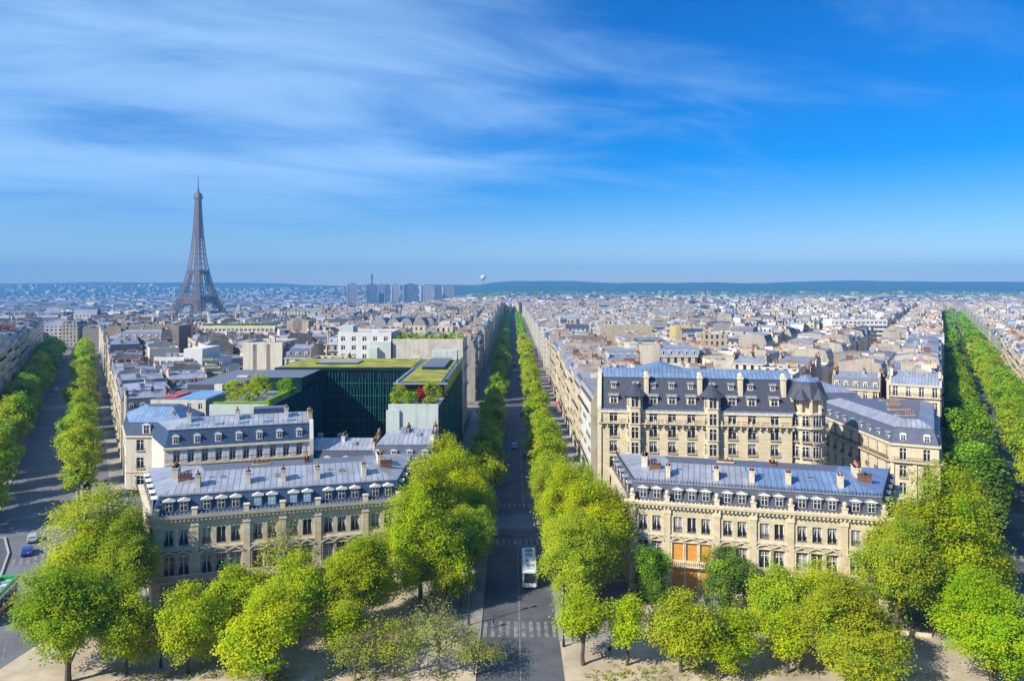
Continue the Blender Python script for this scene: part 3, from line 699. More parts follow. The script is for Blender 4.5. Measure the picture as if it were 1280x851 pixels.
# ------------------------------------------------------------------ ordinary houses: a few kinds, copied
WINS = {}
def win(w, h, rail=False, cur=False):
    k = (w, h, rail, cur)
    if k not in WINS: WINS[k] = window_mesh(w, h, GLASS, FRAME, False, STONE_TRIM, 2, rail, .7, cur)
    return WINS[k]
DORM = [dormer_mesh(1.2, 1.6, 1.3, FRAME, LEAD, 'gable'), dormer_mesh(1.2, 1.5, 1.3, FRAME, LEAD, 'round'), dormer_mesh(1.3, 1.5, 1.3, PLASTER, ZINC, 'hood')]
CHIM = [chimney_mesh(.7, l, h, p, b, POT, 'y', i) for i, (l, h, p, b) in enumerate(((3.0, 1.6, 5, PARTY), (4.2, 1.3, 8, PARTY), (2.0, 2.0, 4, BRICK), (4.8, 1.5, 8, PARTY), (3.4, 1.5, 6, PLASTER_TAN), (2.4, 1.8, 4, PLASTER_CREAM), (3.0, 1.4, 5, PLASTER)))]
def mansard_profile(dp, h, steep, rise, flat):
    return [(0, h), (steep[0], h+steep[1]), (dp/2, h+steep[1]+rise), (dp-steep[0], h+steep[1]), (dp, h)]
def house(w, dp, h, steep=(1.1, 3.2), rise=1.3, near=False, roofm=ZINC, mans=SLATE_GEN, wallm=None, dstyle=0, bay=2.6, seed=0, balconies=(2, 5), hip=(), party=True):
    """origin at the middle of the front's foot; front in y=0, block behind; returns the root (unlabelled)"""
    r = random.Random(seed); root = thing('apartment_house', (0, 0, 0)); wm = wallm or (WALL if near else WALL_FAR); fl = 3.2
    nb = max(2, int(w/bay)); bx = [(-w/2)+w*(k+.5)/nb for k in range(nb)]; nf = int((h-1.2)/fl)
    zs = [h-.55-2.15-fl*k for k in range(nf)]
    mb = MB()
    if near:
        ops = [(x-.6, x+.6, z, z+2.15) for x in bx for z in zs if z > .3]; mb.M = Matrix.Translation((-w/2, 0, 0))
        facade(mb, w, 0, h, [(a+w/2, b+w/2, c, d) for a, b, c, d in ops], .3, 0)
        mb.M = Matrix.Rotation(math.pi, 4, 'Z') @ Matrix.Translation((-w/2, -dp, 0)); facade(mb, w, 0, h, [(a+w/2, b+w/2, c, d) for a, b, c, d in ops], .3, 0)
        mb.M = None; mb.poly([(-w/2, .4, 0), (w/2, .4, 0), (w/2, .4, h), (-w/2, .4, h)], 0); mb.poly([(w/2, dp-.4, 0), (-w/2, dp-.4, 0), (-w/2, dp-.4, h), (w/2, dp-.4, h)], 0)
    else:
        mb.poly([(-w/2, 0, 0), (w/2, 0, 0), (w/2, 0, h), (-w/2, 0, h)], 0); mb.poly([(w/2, dp, 0), (-w/2, dp, 0), (-w/2, dp, h), (w/2, dp, h)], 0)
    pr = mansard_profile(dp, h, steep, rise, 0)
    for sx, kk in ((-1, 'l'), (1, 'r')):
        x = sx*w/2
        if kk in hip: mb.poly([(x, y, z) for y, z in ((0, 0), (0, h), (dp, h), (dp, 0))][::sx], 0)
        else:
            a, b = sorted((x, x-sx*.35)); p2 = [(0, 0)]+[(y, z+(.35 if 0 < i < 4 else 0)) for i, (y, z) in enumerate(pr)]+[(dp, 0)]
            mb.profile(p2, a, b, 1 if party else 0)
    e = .28
    for y0, y1 in ((-e, -.003), (dp+.003, dp+e)):
        mb.box(-w/2, w/2, y0, y1, h-.32, h-.01, 2)
        for k in balconies:
            z = h-.55-2.15-fl*k-.18
            if z > 2: mb.box(-w/2+.1, w/2-.1, y0*2.2 if y0 < 0 else y0, y1 if y0 < 0 else dp+e*2.2, z, z+.16, 2)
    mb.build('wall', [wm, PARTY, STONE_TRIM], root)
    if near:
        for k in balconies:
            z = h-.55-2.15-fl*k-.02
            if z > 2:
                for y in (-e*2.1, dp+e*2.1):
                    ra = MB(); ra.box(-w/2+.15, w/2-.15, y-.02, y+.02, z+.88, z+.94); x = -w/2+.15
                    while x < w/2-.1: ra.box(x, x+.06, y-.02, y+.02, z, z+.88); x += .3
                    ra.build('balcony_railing', IRON, root)
        for x in bx:
            for i, z in enumerate(zs):
                if z < .3: continue
                me = win(1.2, 2.15, i not in balconies and r.random() < .5, r.random() < .25)
                put('window', me, root, (x-.6, .05, z))
                if z > h-8.5: put('window', me, root, (x+.6, dp-.05, z), math.pi)
    rf = MB(); x0, x1 = -w/2+(.35 if 'l' not in hip else 0), w/2-(.35 if 'r' not in hip else 0)
    s0, s1 = steep; i0 = s0 if 'l' in hip else 0; i1 = s0 if 'r' in hip else 0; j0 = dp/2 if 'l' in hip else 0; j1 = dp/2 if 'r' in hip else 0
    (y0, z0), (y1, z1), (y2, z2), (y3, z3), (y4, z4) = pr
    rf.poly([(x0, y0, z0), (x1, y0, z0), (x1-i1, y1, z1), (x0+i0, y1, z1)], 0); rf.poly([(x1, y4, z4), (x0, y4, z4), (x0+i0, y3, z3), (x1-i1, y3, z3)], 0)
    rf.poly([(x0+i0, y1, z1), (x1-i1, y1, z1), (x1-j1, y2, z2), (x0+j0, y2, z2)], 1); rf.poly([(x1-i1, y3, z3), (x0+i0, y3, z3), (x0+j0, y2, z2), (x1-j1, y2, z2)], 1)
    if 'l' in hip: rf.poly([(x0, y4, z4), (x0, y0, z0), (x0+i0, y1, z1), (x0+i0, y3, z3)], 0); rf.poly([(x0+i0, y3, z3), (x0+i0, y1, z1), (x0+j0, y2, z2)], 1)
    if 'r' in hip: rf.poly([(x1, y0, z0), (x1, y4, z4), (x1-i1, y3, z3), (x1-i1, y1, z1)], 0); rf.poly([(x1-i1, y1, z1), (x1-i1, y3, z3), (x1-j1, y2, z2)], 1)
    for y in (y1, y3):
        a, b = sorted((y-.12, y+.12)); rf.box(x0+i0, x1-i1, a, b, z1-.02, z1+.12, 2)
    if not near:      # small skylights and hoods as part of the sheet work
        for k in range(nb):
            if s1 > 2: 
                for yy, sg in ((.25, -1), (dp-.25, 1)):
                    xx = bx[k]; ya, yb = sorted((yy, yy-sg*1.4)); rf.box(xx-.5, xx+.5, ya, yb, h+.4, h+2.0, 3, 2); rf.poly([(xx-.3*-sg, yy+sg*.02, h+.6), (xx+.3*-sg, yy+sg*.02, h+.6), (xx+.3*-sg, yy+sg*.02, h+1.8), (xx-.3*-sg, yy+sg*.02, h+1.8)], 4)
    for k in range(r.randint(1, 4)):
        x, y = r.uniform(x0+2, x1-2), r.uniform(.3, .7)*dp; z = z1+rise*(1-abs(y-dp/2)/(dp/2))
        rf.box(x-.5, x+.5, y-.6, y+.6, z-.3, z+r.choice((.2, .25, 1.0)), 2)
    ro = rf.build('roof', [mans, roofm, LEAD, FRAME, GLASS], root)
    if near and s1 > 2:
        for x in bx:
            put('dormer', DORM[dstyle], ro, (x, .3, h+.35)); put('dormer', DORM[dstyle], ro, (x, dp-.3, h+.35), math.pi)
    for sx in (-1, 1):
        if ('l' if sx < 0 else 'r') in hip: continue
        for y in ((.3, .68) if dp > 11 else (.5,)):
            if r.random() < .85:
                yy = y*dp; put('chimney', r.choice(CHIM), ro, (sx*(w/2-.42), yy, z1+rise*.2))
    if hip or r.random() < .4: put('chimney', r.choice(CHIM), ro, (r.uniform(-w*.2, w*.2), dp*.5, z1+rise*.5), r.choice((0, math.pi/2)))
    return root
def block(w, dp, h, wallm=PLASTER, near=True, rows=None, bay=2.9, wide=1.7, roof=ZINC_FLAT, setback=0, seed=0, blank=False, green=False, parapet=.9, name='apartment_block'):
    """plain flat-roofed house with strip windows, terraces or blank walls"""
    r = random.Random(seed); root = thing(name, (0, 0, 0)); mb = MB(); fl = 3.1; wins = []
    if near and not blank:
        nb = int(w/bay); ops = [(w*(k+.5)/nb-wide/2, w*(k+.5)/nb+wide/2, z, z+1.6) for k in range(nb) for z in [h-2.3-fl*j for j in range(rows or int((h-2)/fl))]]
        mb.M = Matrix.Translation((-w/2, 0, 0)); facade(mb, w, 0, h, ops, .3, 0); mb.M = None; wins = ops
        mb.poly([(-w/2, .4, 0), (w/2, .4, 0), (w/2, .4, h), (-w/2, .4, h)], 0)
    else: mb.poly([(-w/2, 0, 0), (w/2, 0, 0), (w/2, 0, h), (-w/2, 0, h)], 0)
    P = [(-w/2, 0), (w/2, 0), (w/2, dp), (-w/2, dp)]
    for k in (1, 2, 3): mb.poly([(*P[k], 0), (*P[(k+1)%4], 0), (*P[(k+1)%4], h), (*P[k], h)], 0)
    for x0, x1, y0, y1 in ((-w/2, w/2, 0, .25), (-w/2, w/2, dp-.25, dp), (-w/2, -w/2+.25, .25, dp-.25), (w/2-.25, w/2, .25, dp-.25)): mb.box(x0, x1, y0, y1, h, h+parapet, 0)
    mb.build('wall', [wallm], root)
    for a, b, c, d in wins: put('window', win(round(b-a, 2), 1.6), root, (a-w/2, .06, c))
    rf = MB(); rf.box(-w/2+.25, w/2-.25, .25, dp-.25, h-.2, h+.15, 0)
    for k in range(r.randint(2, 5)):
        x, y = r.uniform(-w*.35, w*.35), r.uniform(.25, .75)*dp; s = r.uniform(.6, 1.8); rf.box(x-s, x+s, y-s*.7, y+s*.7, h+.15, h+r.uniform(.6, 2.4), 1)
    ro = rf.build('roof', [SEDUM if green else roof, wallm if r.random() < .5 else LEAD], root)
    for k in range(r.randint(0, 2)): put('chimney', r.choice(CHIM), ro, (r.choice((-1, 1))*(w/2-.6), r.uniform(.3, .7)*dp, h+.1))
    return root
def place(o, x, y, rz=0.0, label=None, cat='apartment house', group=None, z=None, s=(1, 1, 1)):
    o.location = (x, y, zt(x, y) if z is None else z); o.rotation_euler = (0, 0, rz); o.scale = s
    return tag(o, label, cat, group)

BUSY = []      # footprints already taken: x0,x1,y0,y1
def take(x0, x1, y0, y1): BUSY.append((min(x0, x1), max(x0, x1), min(y0, y1), max(y0, y1)))
def free(x, y, r=7): return all(not (a-r < x < b+r and c-r < y < d+r) for a, b, c, d in BUSY)
def rect(o, x0, x1, y0, label, cat, dp):
    """set a built block so that its front runs from (x0,y0) to (x1,y0)"""
    take(x0, x1, y0, y0+dp); return place(o, (x0+x1)/2, y0, 0, label, cat)
take(15, 72, 118, 186); take(-72, -15, 105, 236)

# --- left of the central avenue -----------------------------------------------------------------
def shuttered():
    A, B = (-66.9, 141.6), (-41.2, 149.8); M, L = frame_at(A, B); rz = math.atan2(M[1][0], M[0][0]); H = 19.2; dp = 12.5
    root = thing('apartment_house', (*A, 0), rz, 'white shuttered house with slate mansard coloured shade blue behind the beige mansion', 'apartment house')
    xs = [2.2+(L-4.2)*k/9 for k in range(10)]; zs = (16.2, 12.6, 9.0, 5.4); ops = [(x-.6, x+.6, z, z+2.5) for x in xs for z in zs]
    w = MB(); facade(w, L, 0, H, ops, .3, 0); P = [(0, 0), (L, 0), (L, dp), (-4, dp)]
    for k in (1, 2, 3): w.poly([(*P[k], 0), (*P[(k+1)%4], 0), (*P[(k+1)%4], H), (*P[k], H)], 0)
    w.poly([(0, .5, 0), (L, .5, 0), (L, .5, H-.1), (0, .5, H-.1)], 0)
    w.box(-.2, L, -.4, -.003, H-.4, H-.02, 1); w.box(0, L, -.9, -.003, 15.9, 16.1, 1)
    w.profile([(-.5, 0), (-.5, H+.2), (.9, H+3.6), (6, H+5.0), (dp, H+4.4), (dp, 0)], L+.01, L+.75, 2); w.build('wall', [PLASTER_CREAM, STONE_TRIM, PLASTER], root)
    rl = MB(); rl.box(.2, L-.1, -.86, -.82, 16.95, 17.02); x = .2
    while x < L-.1: rl.box(x, x+.05, -.86, -.82, 16.1, 16.95); x += .24
    rl.build('balcony_railing', IRON, root)
    me = window_mesh(1.2, 2.5, GLASS, FRAME, False, STONE_TRIM, 2, False, .72, True); sh_ = MB(); sh_.box(0, .62, -.06, -.02, 0, 2.5, 0)
    for k in range(8): sh_.box(.06, .56, -.075, -.06, .2+k*.28, .34+k*.28, 0)
    shm = sh_.mesh('shutter', [SHUTTER])
    for x in xs:
        for z in zs:
            put('window', me, root, (x-.6, .08, z)); put('shutter', shm, root, (x-1.25, 0, z)); put('shutter', shm, root, (x+.63, 0, z))
    rf = MB(); Q = inset(P, .05); J = inset(P, [1.0, 0.05, 1.0, 1.0]); J2 = inset(P, [.85, .05, .85, .9]); T = inset(P, [6, .05, 5.5, 6])
    rf.frustum(Q, H, J, H+3.2, 0, 0, False); rf.frustum(J2, H+3.2, T, H+4.7, 1, 1); rf.box(0, L, .85, 1.05, H+3.2, H+3.36, 2); ro = rf.build('roof', [SLATE_SHADE, ZINC_HERO, LEAD], root)
    d1 = DORM[1]
    for k in range(7): put('dormer', d1, ro, (2.0+(L-4)*k/6, .22, H+.6))
    rb = MB(); rb.box(-3.4, 3.4, -1.6, 1.6, 0, 1.5, 0, 1); rb.build('lift_housing', [SLATE_SHADE, ZINC_HERO], ro, loc=(L*.72, 8.5, H+4.2))
    sk = MB(); sk.box(-.8, .8, -.5, .5, 0, .2, 0); skm = sk.mesh('skylight', [PALE_BLUE])
    for k in range(5): put('skylight', skm, ro, (5+k*4.6, 2.8, H+3.75))
    for k, x in enumerate((4.0, 13.0, 22.5)): put('chimney', chimney_mesh(.8, 1.6, 2.4, 2, PLASTER, POT, 'y', k), ro, (x, 4.5, H+3.6))
    put('chimney', chimney_mesh(.8, 3.6, 1.8, 3, PLASTER_TAN, POT, 'y', 7), ro, (L+.2, 3.5, H+3.6))
shuttered()
def corner_house():
    A, B = (-96.0, 183), (-81.5, 183); root = thing('corner_house', (*A, 0), 0, 'pale corner house with hipped blue slate roof beside the left avenue', 'corner house')
    H = 13.3; L = 14.5; P = [(0, 0), (L, 0), (L, 15), (-8.7, 15)]
    w = MB(); ops = [(2.6, 4.4, z, z+2.7) for z in (9.6, 5.2, .6)]+[(7.6, 9.2, z, z+2.7) for z in (5.2, .6)]; facade(w, L, 0, H, ops, .35, 0)
    for k in (1, 2): w.poly([(*P[k], 0), (*P[k+1], 0), (*P[k+1], H), (*P[k], H)], 0)
    Mk, Lk = frame_at(P[3], P[0]); w.M = Mk; op2 = [(1.4+2.6*k, 2.6+2.6*k, z, z+2.5) for k in range(6) for z in (9.6, 5.2)]; facade(w, Lk, 0, H, op2, .35, 0)
    w.box(0, Lk, -.3, -.003, H-.4, H-.02, 1); w.poly([(0, .5, 0), (Lk, .5, 0), (Lk, .5, H), (0, .5, H)], 0); w.M = None
    w.box(-.3, L+.2, -.35, -.003, H-.4, H-.02, 1); w.box(-.1, L, -.15, -.003, 4.2, 4.5, 1); w.poly([(0, .5, 0), (L, .5, 0), (L, .5, H), (0, .5, H)], 0); w.build('wall', [PLASTER_CREAM, STONE_TRIM], root)
    me = window_mesh(1.8, 2.7, GLASS, FRAME, False, STONE_TRIM, 2, True, .7)
    for a, b, c, d in ops: put('window', me if b-a > 1.7 else win(1.6, 2.7), root, (a, .1, c))
    rz = math.atan2(Mk[1][0], Mk[0][0])
    for a, b, c, d in op2: p = Mk @ Vector((a, .1, c)); put('window', win(1.2, 2.5), root, p, rz)
    rf = MB(); J = inset(P, .9); rf.frustum(inset(P, .02), H, J, H+3.2, 0, 0, False); rf.frustum(inset(P, .75), H+3.2, inset(P, 5.2), H+6.4, 1, 1); ro = rf.build('roof', [SLATE_SHADE, ZINC_BLUE], root)
    put('dormer', dormer_mesh(2.0, 2.3, 1.6, PLASTER, LEAD, 'gable'), ro, (5.0, .15, H+.3))
    for k, (x, y) in enumerate(((10.4, 4), (10.6, 10), (1, 13))): put('chimney', chimney_mesh(.9, 2.6, 3.6, 4, PLASTER_TAN, POT, 'y', k), ro, (x, y, H+1.5))
corner_house(); take(-106, -84, 183, 199)

def bush(parent_label, x, y, z, rx, ry, h, leaf, n=900, name='shrub', cat='shrub', group=None, seed=0, size=.34):
    me = leaf_mesh('foliage', seed, n, size, lambda r: ((lambda t, u, q: (rx*q*math.cos(t)*math.sqrt(1-u*u), ry*q*math.sin(t)*math.sqrt(1-u*u), h*.5+h*.5*q*u))(r.uniform(0, 6.283), r.uniform(-1, 1), r.uniform(.55, 1)**.6)), leaf, clump=.3)
    root = thing(name, (x, y, z), 0, parent_label, cat, group); put('foliage', me, root)
    s = MB(); s.tube([(0, 0, 0), (.05, 0, h*.5)], [.08, .04], 5); s.build('stem', BARK, root); return root
def leaf_mesh(name, seed, n, size, fn, leaf, clump=.5, nclump=None, mid=None):
    """n small leaf faces scattered in tufts whose centres fn() draws"""
    r = random.Random(seed); rs = np.random.RandomState(seed); nc = nclump or max(8, n//26)
    C = np.array([fn(r) for _ in range(nc)]); idx = rs.randint(0, nc, n)
    p = C[idx]+rs.normal(0, clump, (n, 3))*np.array([1, 1, .75])
    nrm = rs.normal(0, 1, (n, 3)); nrm[:, 2] = np.abs(nrm[:, 2])+.35; nrm /= np.linalg.norm(nrm, axis=1)[:, None]
    if mid is not None: w = p-np.array(mid); w /= np.linalg.norm(w, axis=1)[:, None]; nrm = nrm*.8+w*.75; nrm /= np.linalg.norm(nrm, axis=1)[:, None]
    t = np.cross(nrm, rs.normal(0, 1, (n, 3))); t /= np.linalg.norm(t, axis=1)[:, None]; b = np.cross(nrm, t)
    s = (size*rs.uniform(.6, 1.25, n))[:, None]
    V = np.stack([p-t*s*.5, p-b*s*.36+nrm*s*.08, p+t*s*.55, p+b*s*.36+nrm*s*.08], 1).reshape(-1, 3)
    me = bpy.data.meshes.new(name); me.vertices.add(n*4); me.vertices.foreach_set('co', V.astype(np.float32).ravel())
    me.loops.add(n*4); me.loops.foreach_set('vertex_index', np.arange(n*4, dtype=np.int32)); me.polygons.add(n)
    me.polygons.foreach_set('loop_start', np.arange(0, n*4, 4, dtype=np.int32)); me.polygons.foreach_set('loop_total', np.full(n, 4, dtype=np.int32))
    for m in (leaf if isinstance(leaf, (list, tuple)) else [leaf]): me.materials.append(m)
    if len(me.materials) > 1: me.polygons.foreach_set('material_index', (rs.rand(nc) < .22).astype(np.int32)[idx])
    me.update(calc_edges=True); return me

def green_block():
    """dark glass courtyard block with planted roofs: street wing, rear wing, left wing round a court"""
    root = thing('office_block', (-40, 161, 0), 0, 'dark green glass office block with planted roofs round a deep courtyard', 'office block')
    X = lambda x: x+40; Y = lambda y: y-161
    def glass_wall(mb, a, b, z0, z1):
        M, L = frame_at((X(a[0]), Y(a[1])), (X(b[0]), Y(b[1]))); mb.M = M; mb.poly([(0, 0, z0), (L, 0, z0), (L, 0, z1), (0, 0, z1)], 0)
        r = random.Random(int(L*10)); x = .0
        while x < L:
            mb.box(x, x+.12, -.28, -.004, z0+.3, z1-.3-r.choice((0, 0, .8, 2.2, 5)), 1); x += r.choice((.5, .7, .9))
        z = z0+3
        while z < z1-1: mb.box(0, L, -.1, -.003, z, z+.22, 1); z += 3.4
        mb.M = None
    w = MB()
    glass_wall(w, (-53, 205), (-27, 205), 0, 27.5); glass_wall(w, (-53, 161), (-53, 205), 0, 24.2); glass_wall(w, (-27, 205), (-27, 161), 0, 24.2)
    glass_wall(w, (-15.9, 161), (-15.9, 232), 0, 24.2); glass_wall(w, (-66, 205), (-66, 161), 0, 24.2); glass_wall(w, (-66, 232), (-66, 205), 0, 27.5); glass_wall(w, (-15.9, 232), (-66, 232), 0, 27.5)
    glass_wall(w, (-66, 161), (-53, 161), 0, 24.2)
    w.build('glass_wall', [DARK_GLASS, TEAL_GLASS], root)
    p = MB(); p.box(X(-27), X(-16.1), Y(160.6), Y(160.95), 0, 24.7, 0); p.box(X(-27.4), X(-24.5), Y(160.1), Y(160.6), 0, 23.4, 0); p.build('end_wall', PALE_GREEN, root); p = MB(); p.box(X(-66), X(-53.2), Y(160.5), Y(160.95), 0, 24.6, 0); p.build('end_wall', PALE_GREEN, root)
    g = MB(); g.box(X(-66), X(-27.05), Y(205.05), Y(231.9), 27.2, 27.75, 1); g.box(X(-65), X(-28), Y(207), Y(231), 27.75, 27.9, 0); g.box(X(-27), X(-16), Y(174), Y(231.9), 24, 27.7, 1); g.box(X(-26.2), X(-16.8), Y(175), Y(231), 27.7, 27.86, 0)
    g.box(X(-28), X(-15.2), Y(173.2), Y(174.6), 27.3, 27.62, 2); g.box(X(-15.95), X(-15.3), Y(174.6), Y(231.9), 27.5, 28.3, 1); g.box(X(-27.6), X(-27.05), Y(174.6), Y(205), 27.5, 27.95, 2); g.box(X(-66), X(-27.6), Y(204.5), Y(205), 27.1, 27.95, 1)
    g.box(X(-27), X(-16), Y(161), Y(174), 23.6, 24.15, 2); g.box(X(-66), X(-53.1), Y(161), Y(186), 23.6, 24.1, 2)
    go = g.build('planted_roof', [SEDUM, DARK_GLASS, LEAD], root)
    h = MB(); h.box(X(-66), X(-53.1), Y(186), Y(204.4), 24, 27.4, 1, 0); h.build('roof_pavilion', [ZINC_HERO, DARK_GLASS], root)
    for q, m_ in (((X(-24.5), X(-18.4), Y(200), Y(226), 27.87, 28.6), ZINC_HERO), ((X(-57), X(-45), Y(214), Y(223), 27.9, 28.3), LEAD), ((X(-24.8), X(-17), Y(227), Y(231.5), 27.9, 30.6), PALE_GREEN)):
        pl = MB(); pl.box(*q, 0 if m_ is PALE_GREEN else 1, 0); pl.build('roof_plant_box', [m_, DARK_GLASS], root)
    hd = MB(); hd.box(X(-55), X(-54), Y(163), Y(185), 24.1, 25.1, 0); hd.box(X(-65.5), X(-53.1), Y(161.2), Y(162.2), 24.1, 25.0, 0); hd.build('clipped_hedge', LEAF_MID, root)
green_block()
for i, (x, y, r_, h, leaf, lab) in enumerate(((-25.4, 164.6, 1.9, 4.2, LEAF, 'round bright shrub at the left end of the green terrace above the pale wall'), (-22.6, 163.5, 1.5, 2.9, LEAF_MID, 'smaller bright shrub left of centre on the green terrace above the pale wall'),
        (-20.8, 168, 1.2, 3.0, LEAF_RED, 'red leaved shrub in the middle of the green roof terrace'), (-17.9, 166.4, 1.9, 4.6, LEAF, 'round bright shrub at the right end of the green terrace above the pale wall'), (-18.3, 162.4, 1.3, 1.6, LEAF_PALE, 'low yellowish shrub at the edge of the green terrace above the pale wall'),
        (-64.3, 171, 2.6, 4.6, LEAF, 'round shrub, leftmost on the roof garden above the dark glass wall'), (-60.6, 170, 2.2, 3.6, LEAF, 'round shrub, second from left on the roof garden above the dark glass wall'), (-60.8, 178, 2.5, 5.0, LEAF, 'tall round shrub at the back of the roof garden above the dark glass wall'), (-55.6, 180, 1.9, 4.0, LEAF_MID, 'round shrub nearest the hedge on the roof garden above the dark glass wall'))):
    bush(lab, x, y, 24.15 if x > -50 else 24.1, r_, r_, h, leaf, 1500, seed=i+40, group='shrubs on the green roof terraces')
# low houses between the beige mansion and the courtyard
o = house(12.5, 13, 15.6, (1.0, 3.0), 2.2, True, ZINC_HERO, SLATE_GEN, PLASTER_CREAM, 0, 3.0, 3, (9,), ('l',)); place(o, -22.0, 146.5, 0, 'grey zinc hipped house below the pale wall of the green terrace')
o = house(19, 12, 13.6, (1.2, 3.2), 1.6, True, ZINC_HERO, SLATE_GEN, PLASTER_CREAM, 0, 3.2, 4, (9,), ('l',)); place(o, -37.6, 149.5, 0, 'low house with pale zinc roof closing the front of the dark courtyard')
# long grey roof with blue and red sheets beside the left avenue
o = block(15, 64, 19.4, PLASTER_CREAM, True, 4, 2.6, 1.1, ZINC_HERO, seed=5, parapet=.3); rect(o, -98, -83, 199.5, 'long grey roofed house with blue and red roof sheets', 'apartment house', 64)
b = MB(); b.box(-1, 7.2, 1, 17, 19.6, 19.9, 0); b.build('blue_roof_sheet', BLUE_TARP, o); b = MB(); b.box(-6.4, -2.6, 5, 14, 19.6, 19.95, 0); b.build('red_roof_sheet', RED_TARP, o)
b = MB(); b.box(-7.2, 7.3, 22, 62, 19.6, 21.0, 0, 1); b.box(4, 6.5, 17.5, 20, 19.6, 21.6, 0); b.build('attic_storey', [SLATE_GEN, ZINC_HERO], o)
wr = win(1.2, 1.6)
for k in range(18): put('window', wr, o, (7.73, 3+k*3.3, 16.6), math.pi/2)
o = block(14.5, 20, 29, PLASTER_CREAM, blank=True, seed=6); rect(o, -100, -85, 273, 'tall cream blank-walled block with two dark grooves', 'apartment block', 20)
g = MB()
for x in (-3.6, 1.4): g.box(x, x+1.4, -.03, .1, 9, 29.2, 0)
g.build('wall_groove', PLASTER_BROWN, o)
o = house(10, 20, 24, (1.2, 3.4), 1, True, ZINC, SLATE_GEN, PLASTER_CREAM, 0, 2.6, 11); rect(o, -84.8, -75, 273.5, 'slim mansard house joined to the right of the grooved blank block', 'apartment house', 20)
# white stepped block with terraces
o = block(13, 18, 21, PLASTER, True, 5, 2.6, 1.9, seed=8); rect(o, -146, -133, 300, 'white block with strip windows beside the tall white party wall', 'apartment block', 18)
o = thing('terraced_block', (-132.9, 298, 0), 0, 'white stepped block with a tall blank white wall and planted terraces', 'apartment block'); take(-133, -114, 298, 322)
w = MB(); w.box(0, 7.5, 0, 18, 0, 25.4, 0)
for k, (xx, zz) in enumerate(((10.4, 24.2), (13.2, 21.0), (16, 17.8), (18.8, 14.6))): w.box(7.51, xx+2, .6+k*.01, 17.9-k*.01, 0 if k == 0 else 0, zz-3.2 if k < 4 else zz, 0)
w.build('wall', [PLASTER], o); t = MB()
for k, zz in enumerate((21.0, 17.8, 14.6, 11.4)): t.box(7.6, 10.4+2.8*k+1.9, -.6, .55, zz-.35, zz+.6, 0); t.box(7.6, 10.4+2.8*k+1.9, -.5, .5, zz+.6, zz+1.05, 1)
t.build('terrace', [LEAD, LEAF_DARK], o)
for k, zz in enumerate((17.9, 14.7, 11.5)):
    for j in range(3+k): put('window', win(1.9, 2.1), o, (7.9+j*2.7, .48, zz+.1))
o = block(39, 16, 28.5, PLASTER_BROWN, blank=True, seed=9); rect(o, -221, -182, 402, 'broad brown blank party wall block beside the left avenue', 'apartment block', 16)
o = house(22, 14, 24.5, (1.2, 3.2), 1.2, True, ZINC, SLATE_GEN, PLASTER_CREAM, 1, 3.4, 12); rect(o, -198, -176, 368, 'cream house with a rounded dormer roof in front of the brown party wall', 'apartment house', 14)
o = block(44, 16, 27.5, PLASTER_CREAM, True, 3, 2.4, 1.6, seed=10); rect(o, -178, -134, 421, 'long cream block with dark terrace bands, right of the brown party wall', 'apartment block', 16)
t = MB()
for z in (20.2, 23.6): t.box(-22, 22, -1.2, -.01, z, z+.9, 0)
t.box(-21, 21, .4, 3, 28.5, 29.6, 1); t.build('terrace', [LEAD, LEAF_DARK], o)
o = block(13, 12, 29.5, PLASTER_TAN, blank=True, seed=13); rect(o, -135, -122, 441, 'ochre twin-shouldered block with a brown recess', 'apartment block', 12); g = MB(); g.box(-2.6, 2.6, -.04, .1, 14, 30.6, 0); g.build('recess', PLASTER_BROWN, o)
o = block(19, 20, 33.4, PLASTER, True, 6, 3.4, 1.5, seed=14); rect(o, -62, -43, 262, 'tall white block with square windows behind the planted roof', 'apartment block', 20)
b = MB(); b.box(2, 9.5, -1.2, -.01, 0, 31, 0); b.box(2, 5, -3, -1.21, 0, 29, 0); b.box(-9.5, -4.5, 2, 10, 33.5, 36.4, 0); b.build('stair_wing', PALE_GREEN, o)
o = block(25, 24, 31, PARTY, blank=True, seed=15, green=True); rect(o, -42.5, -17.5, 262, 'long grey blank wall topped by a roof garden behind the planted block', 'apartment block', 24)
for j in range(7):
    for k in range(6): put('window', win(1.2, 2.15, k % 2 == 0), o, (12.73, 1.6+j*3.3, 27.2-k*3.4), math.pi/2)
for i in range(11): bush('small shrub on the roof garden above the long grey blank wall', -41+i*2.2, 263.6+(i*5 % 3)*2.5, 31.3, 1.3, 1.1, 1.6+(i*3 % 4)*.5, (LEAF_MID, LEAF, LEAF_DARK)[i % 3], 420, seed=i+60, group='shrubs on the grey wall roof garden', size=.4)
o = block(24, 22, 24.6, PLASTER_CREAM, True, 2, 2.6, 1.2, seed=16, roof=ZINC_BLUE); rect(o, -41, -17, 236, 'lower blue roofed block between the planted roof and grey wall', 'apartment block', 22)
vt = thing('vaulted_hall', (-64, 420, 0), 0, 'row of four barrel-vaulted glass roofs behind the roof garden', 'hall'); take(-80, -48, 420, 440)
w = MB(); w.box(-15, 15, 0, 20, 0, 28.5, 0); w.build('wall', WALL_FAR, vt)
for k in range(4):
    v = MB(); n = 8; P = [(-11.2+7.4*k+3.6*math.cos(math.pi*j/n), 28.5+4.2*math.sin(math.pi*j/n)) for j in range(n+1)]
    a = [v.pt((x, 0, z)) for x, z in P]; b_ = [v.pt((x, 20, z)) for x, z in P]
    for j in range(n): v.f.append([a[j], b_[j], b_[j+1], a[j+1]][::-1]); v.m.append(0)
    v.f.append(a[::-1]); v.m.append(1); v.build('barrel_vault', [SLATE_GEN, GLASS_CURTAIN], vt)

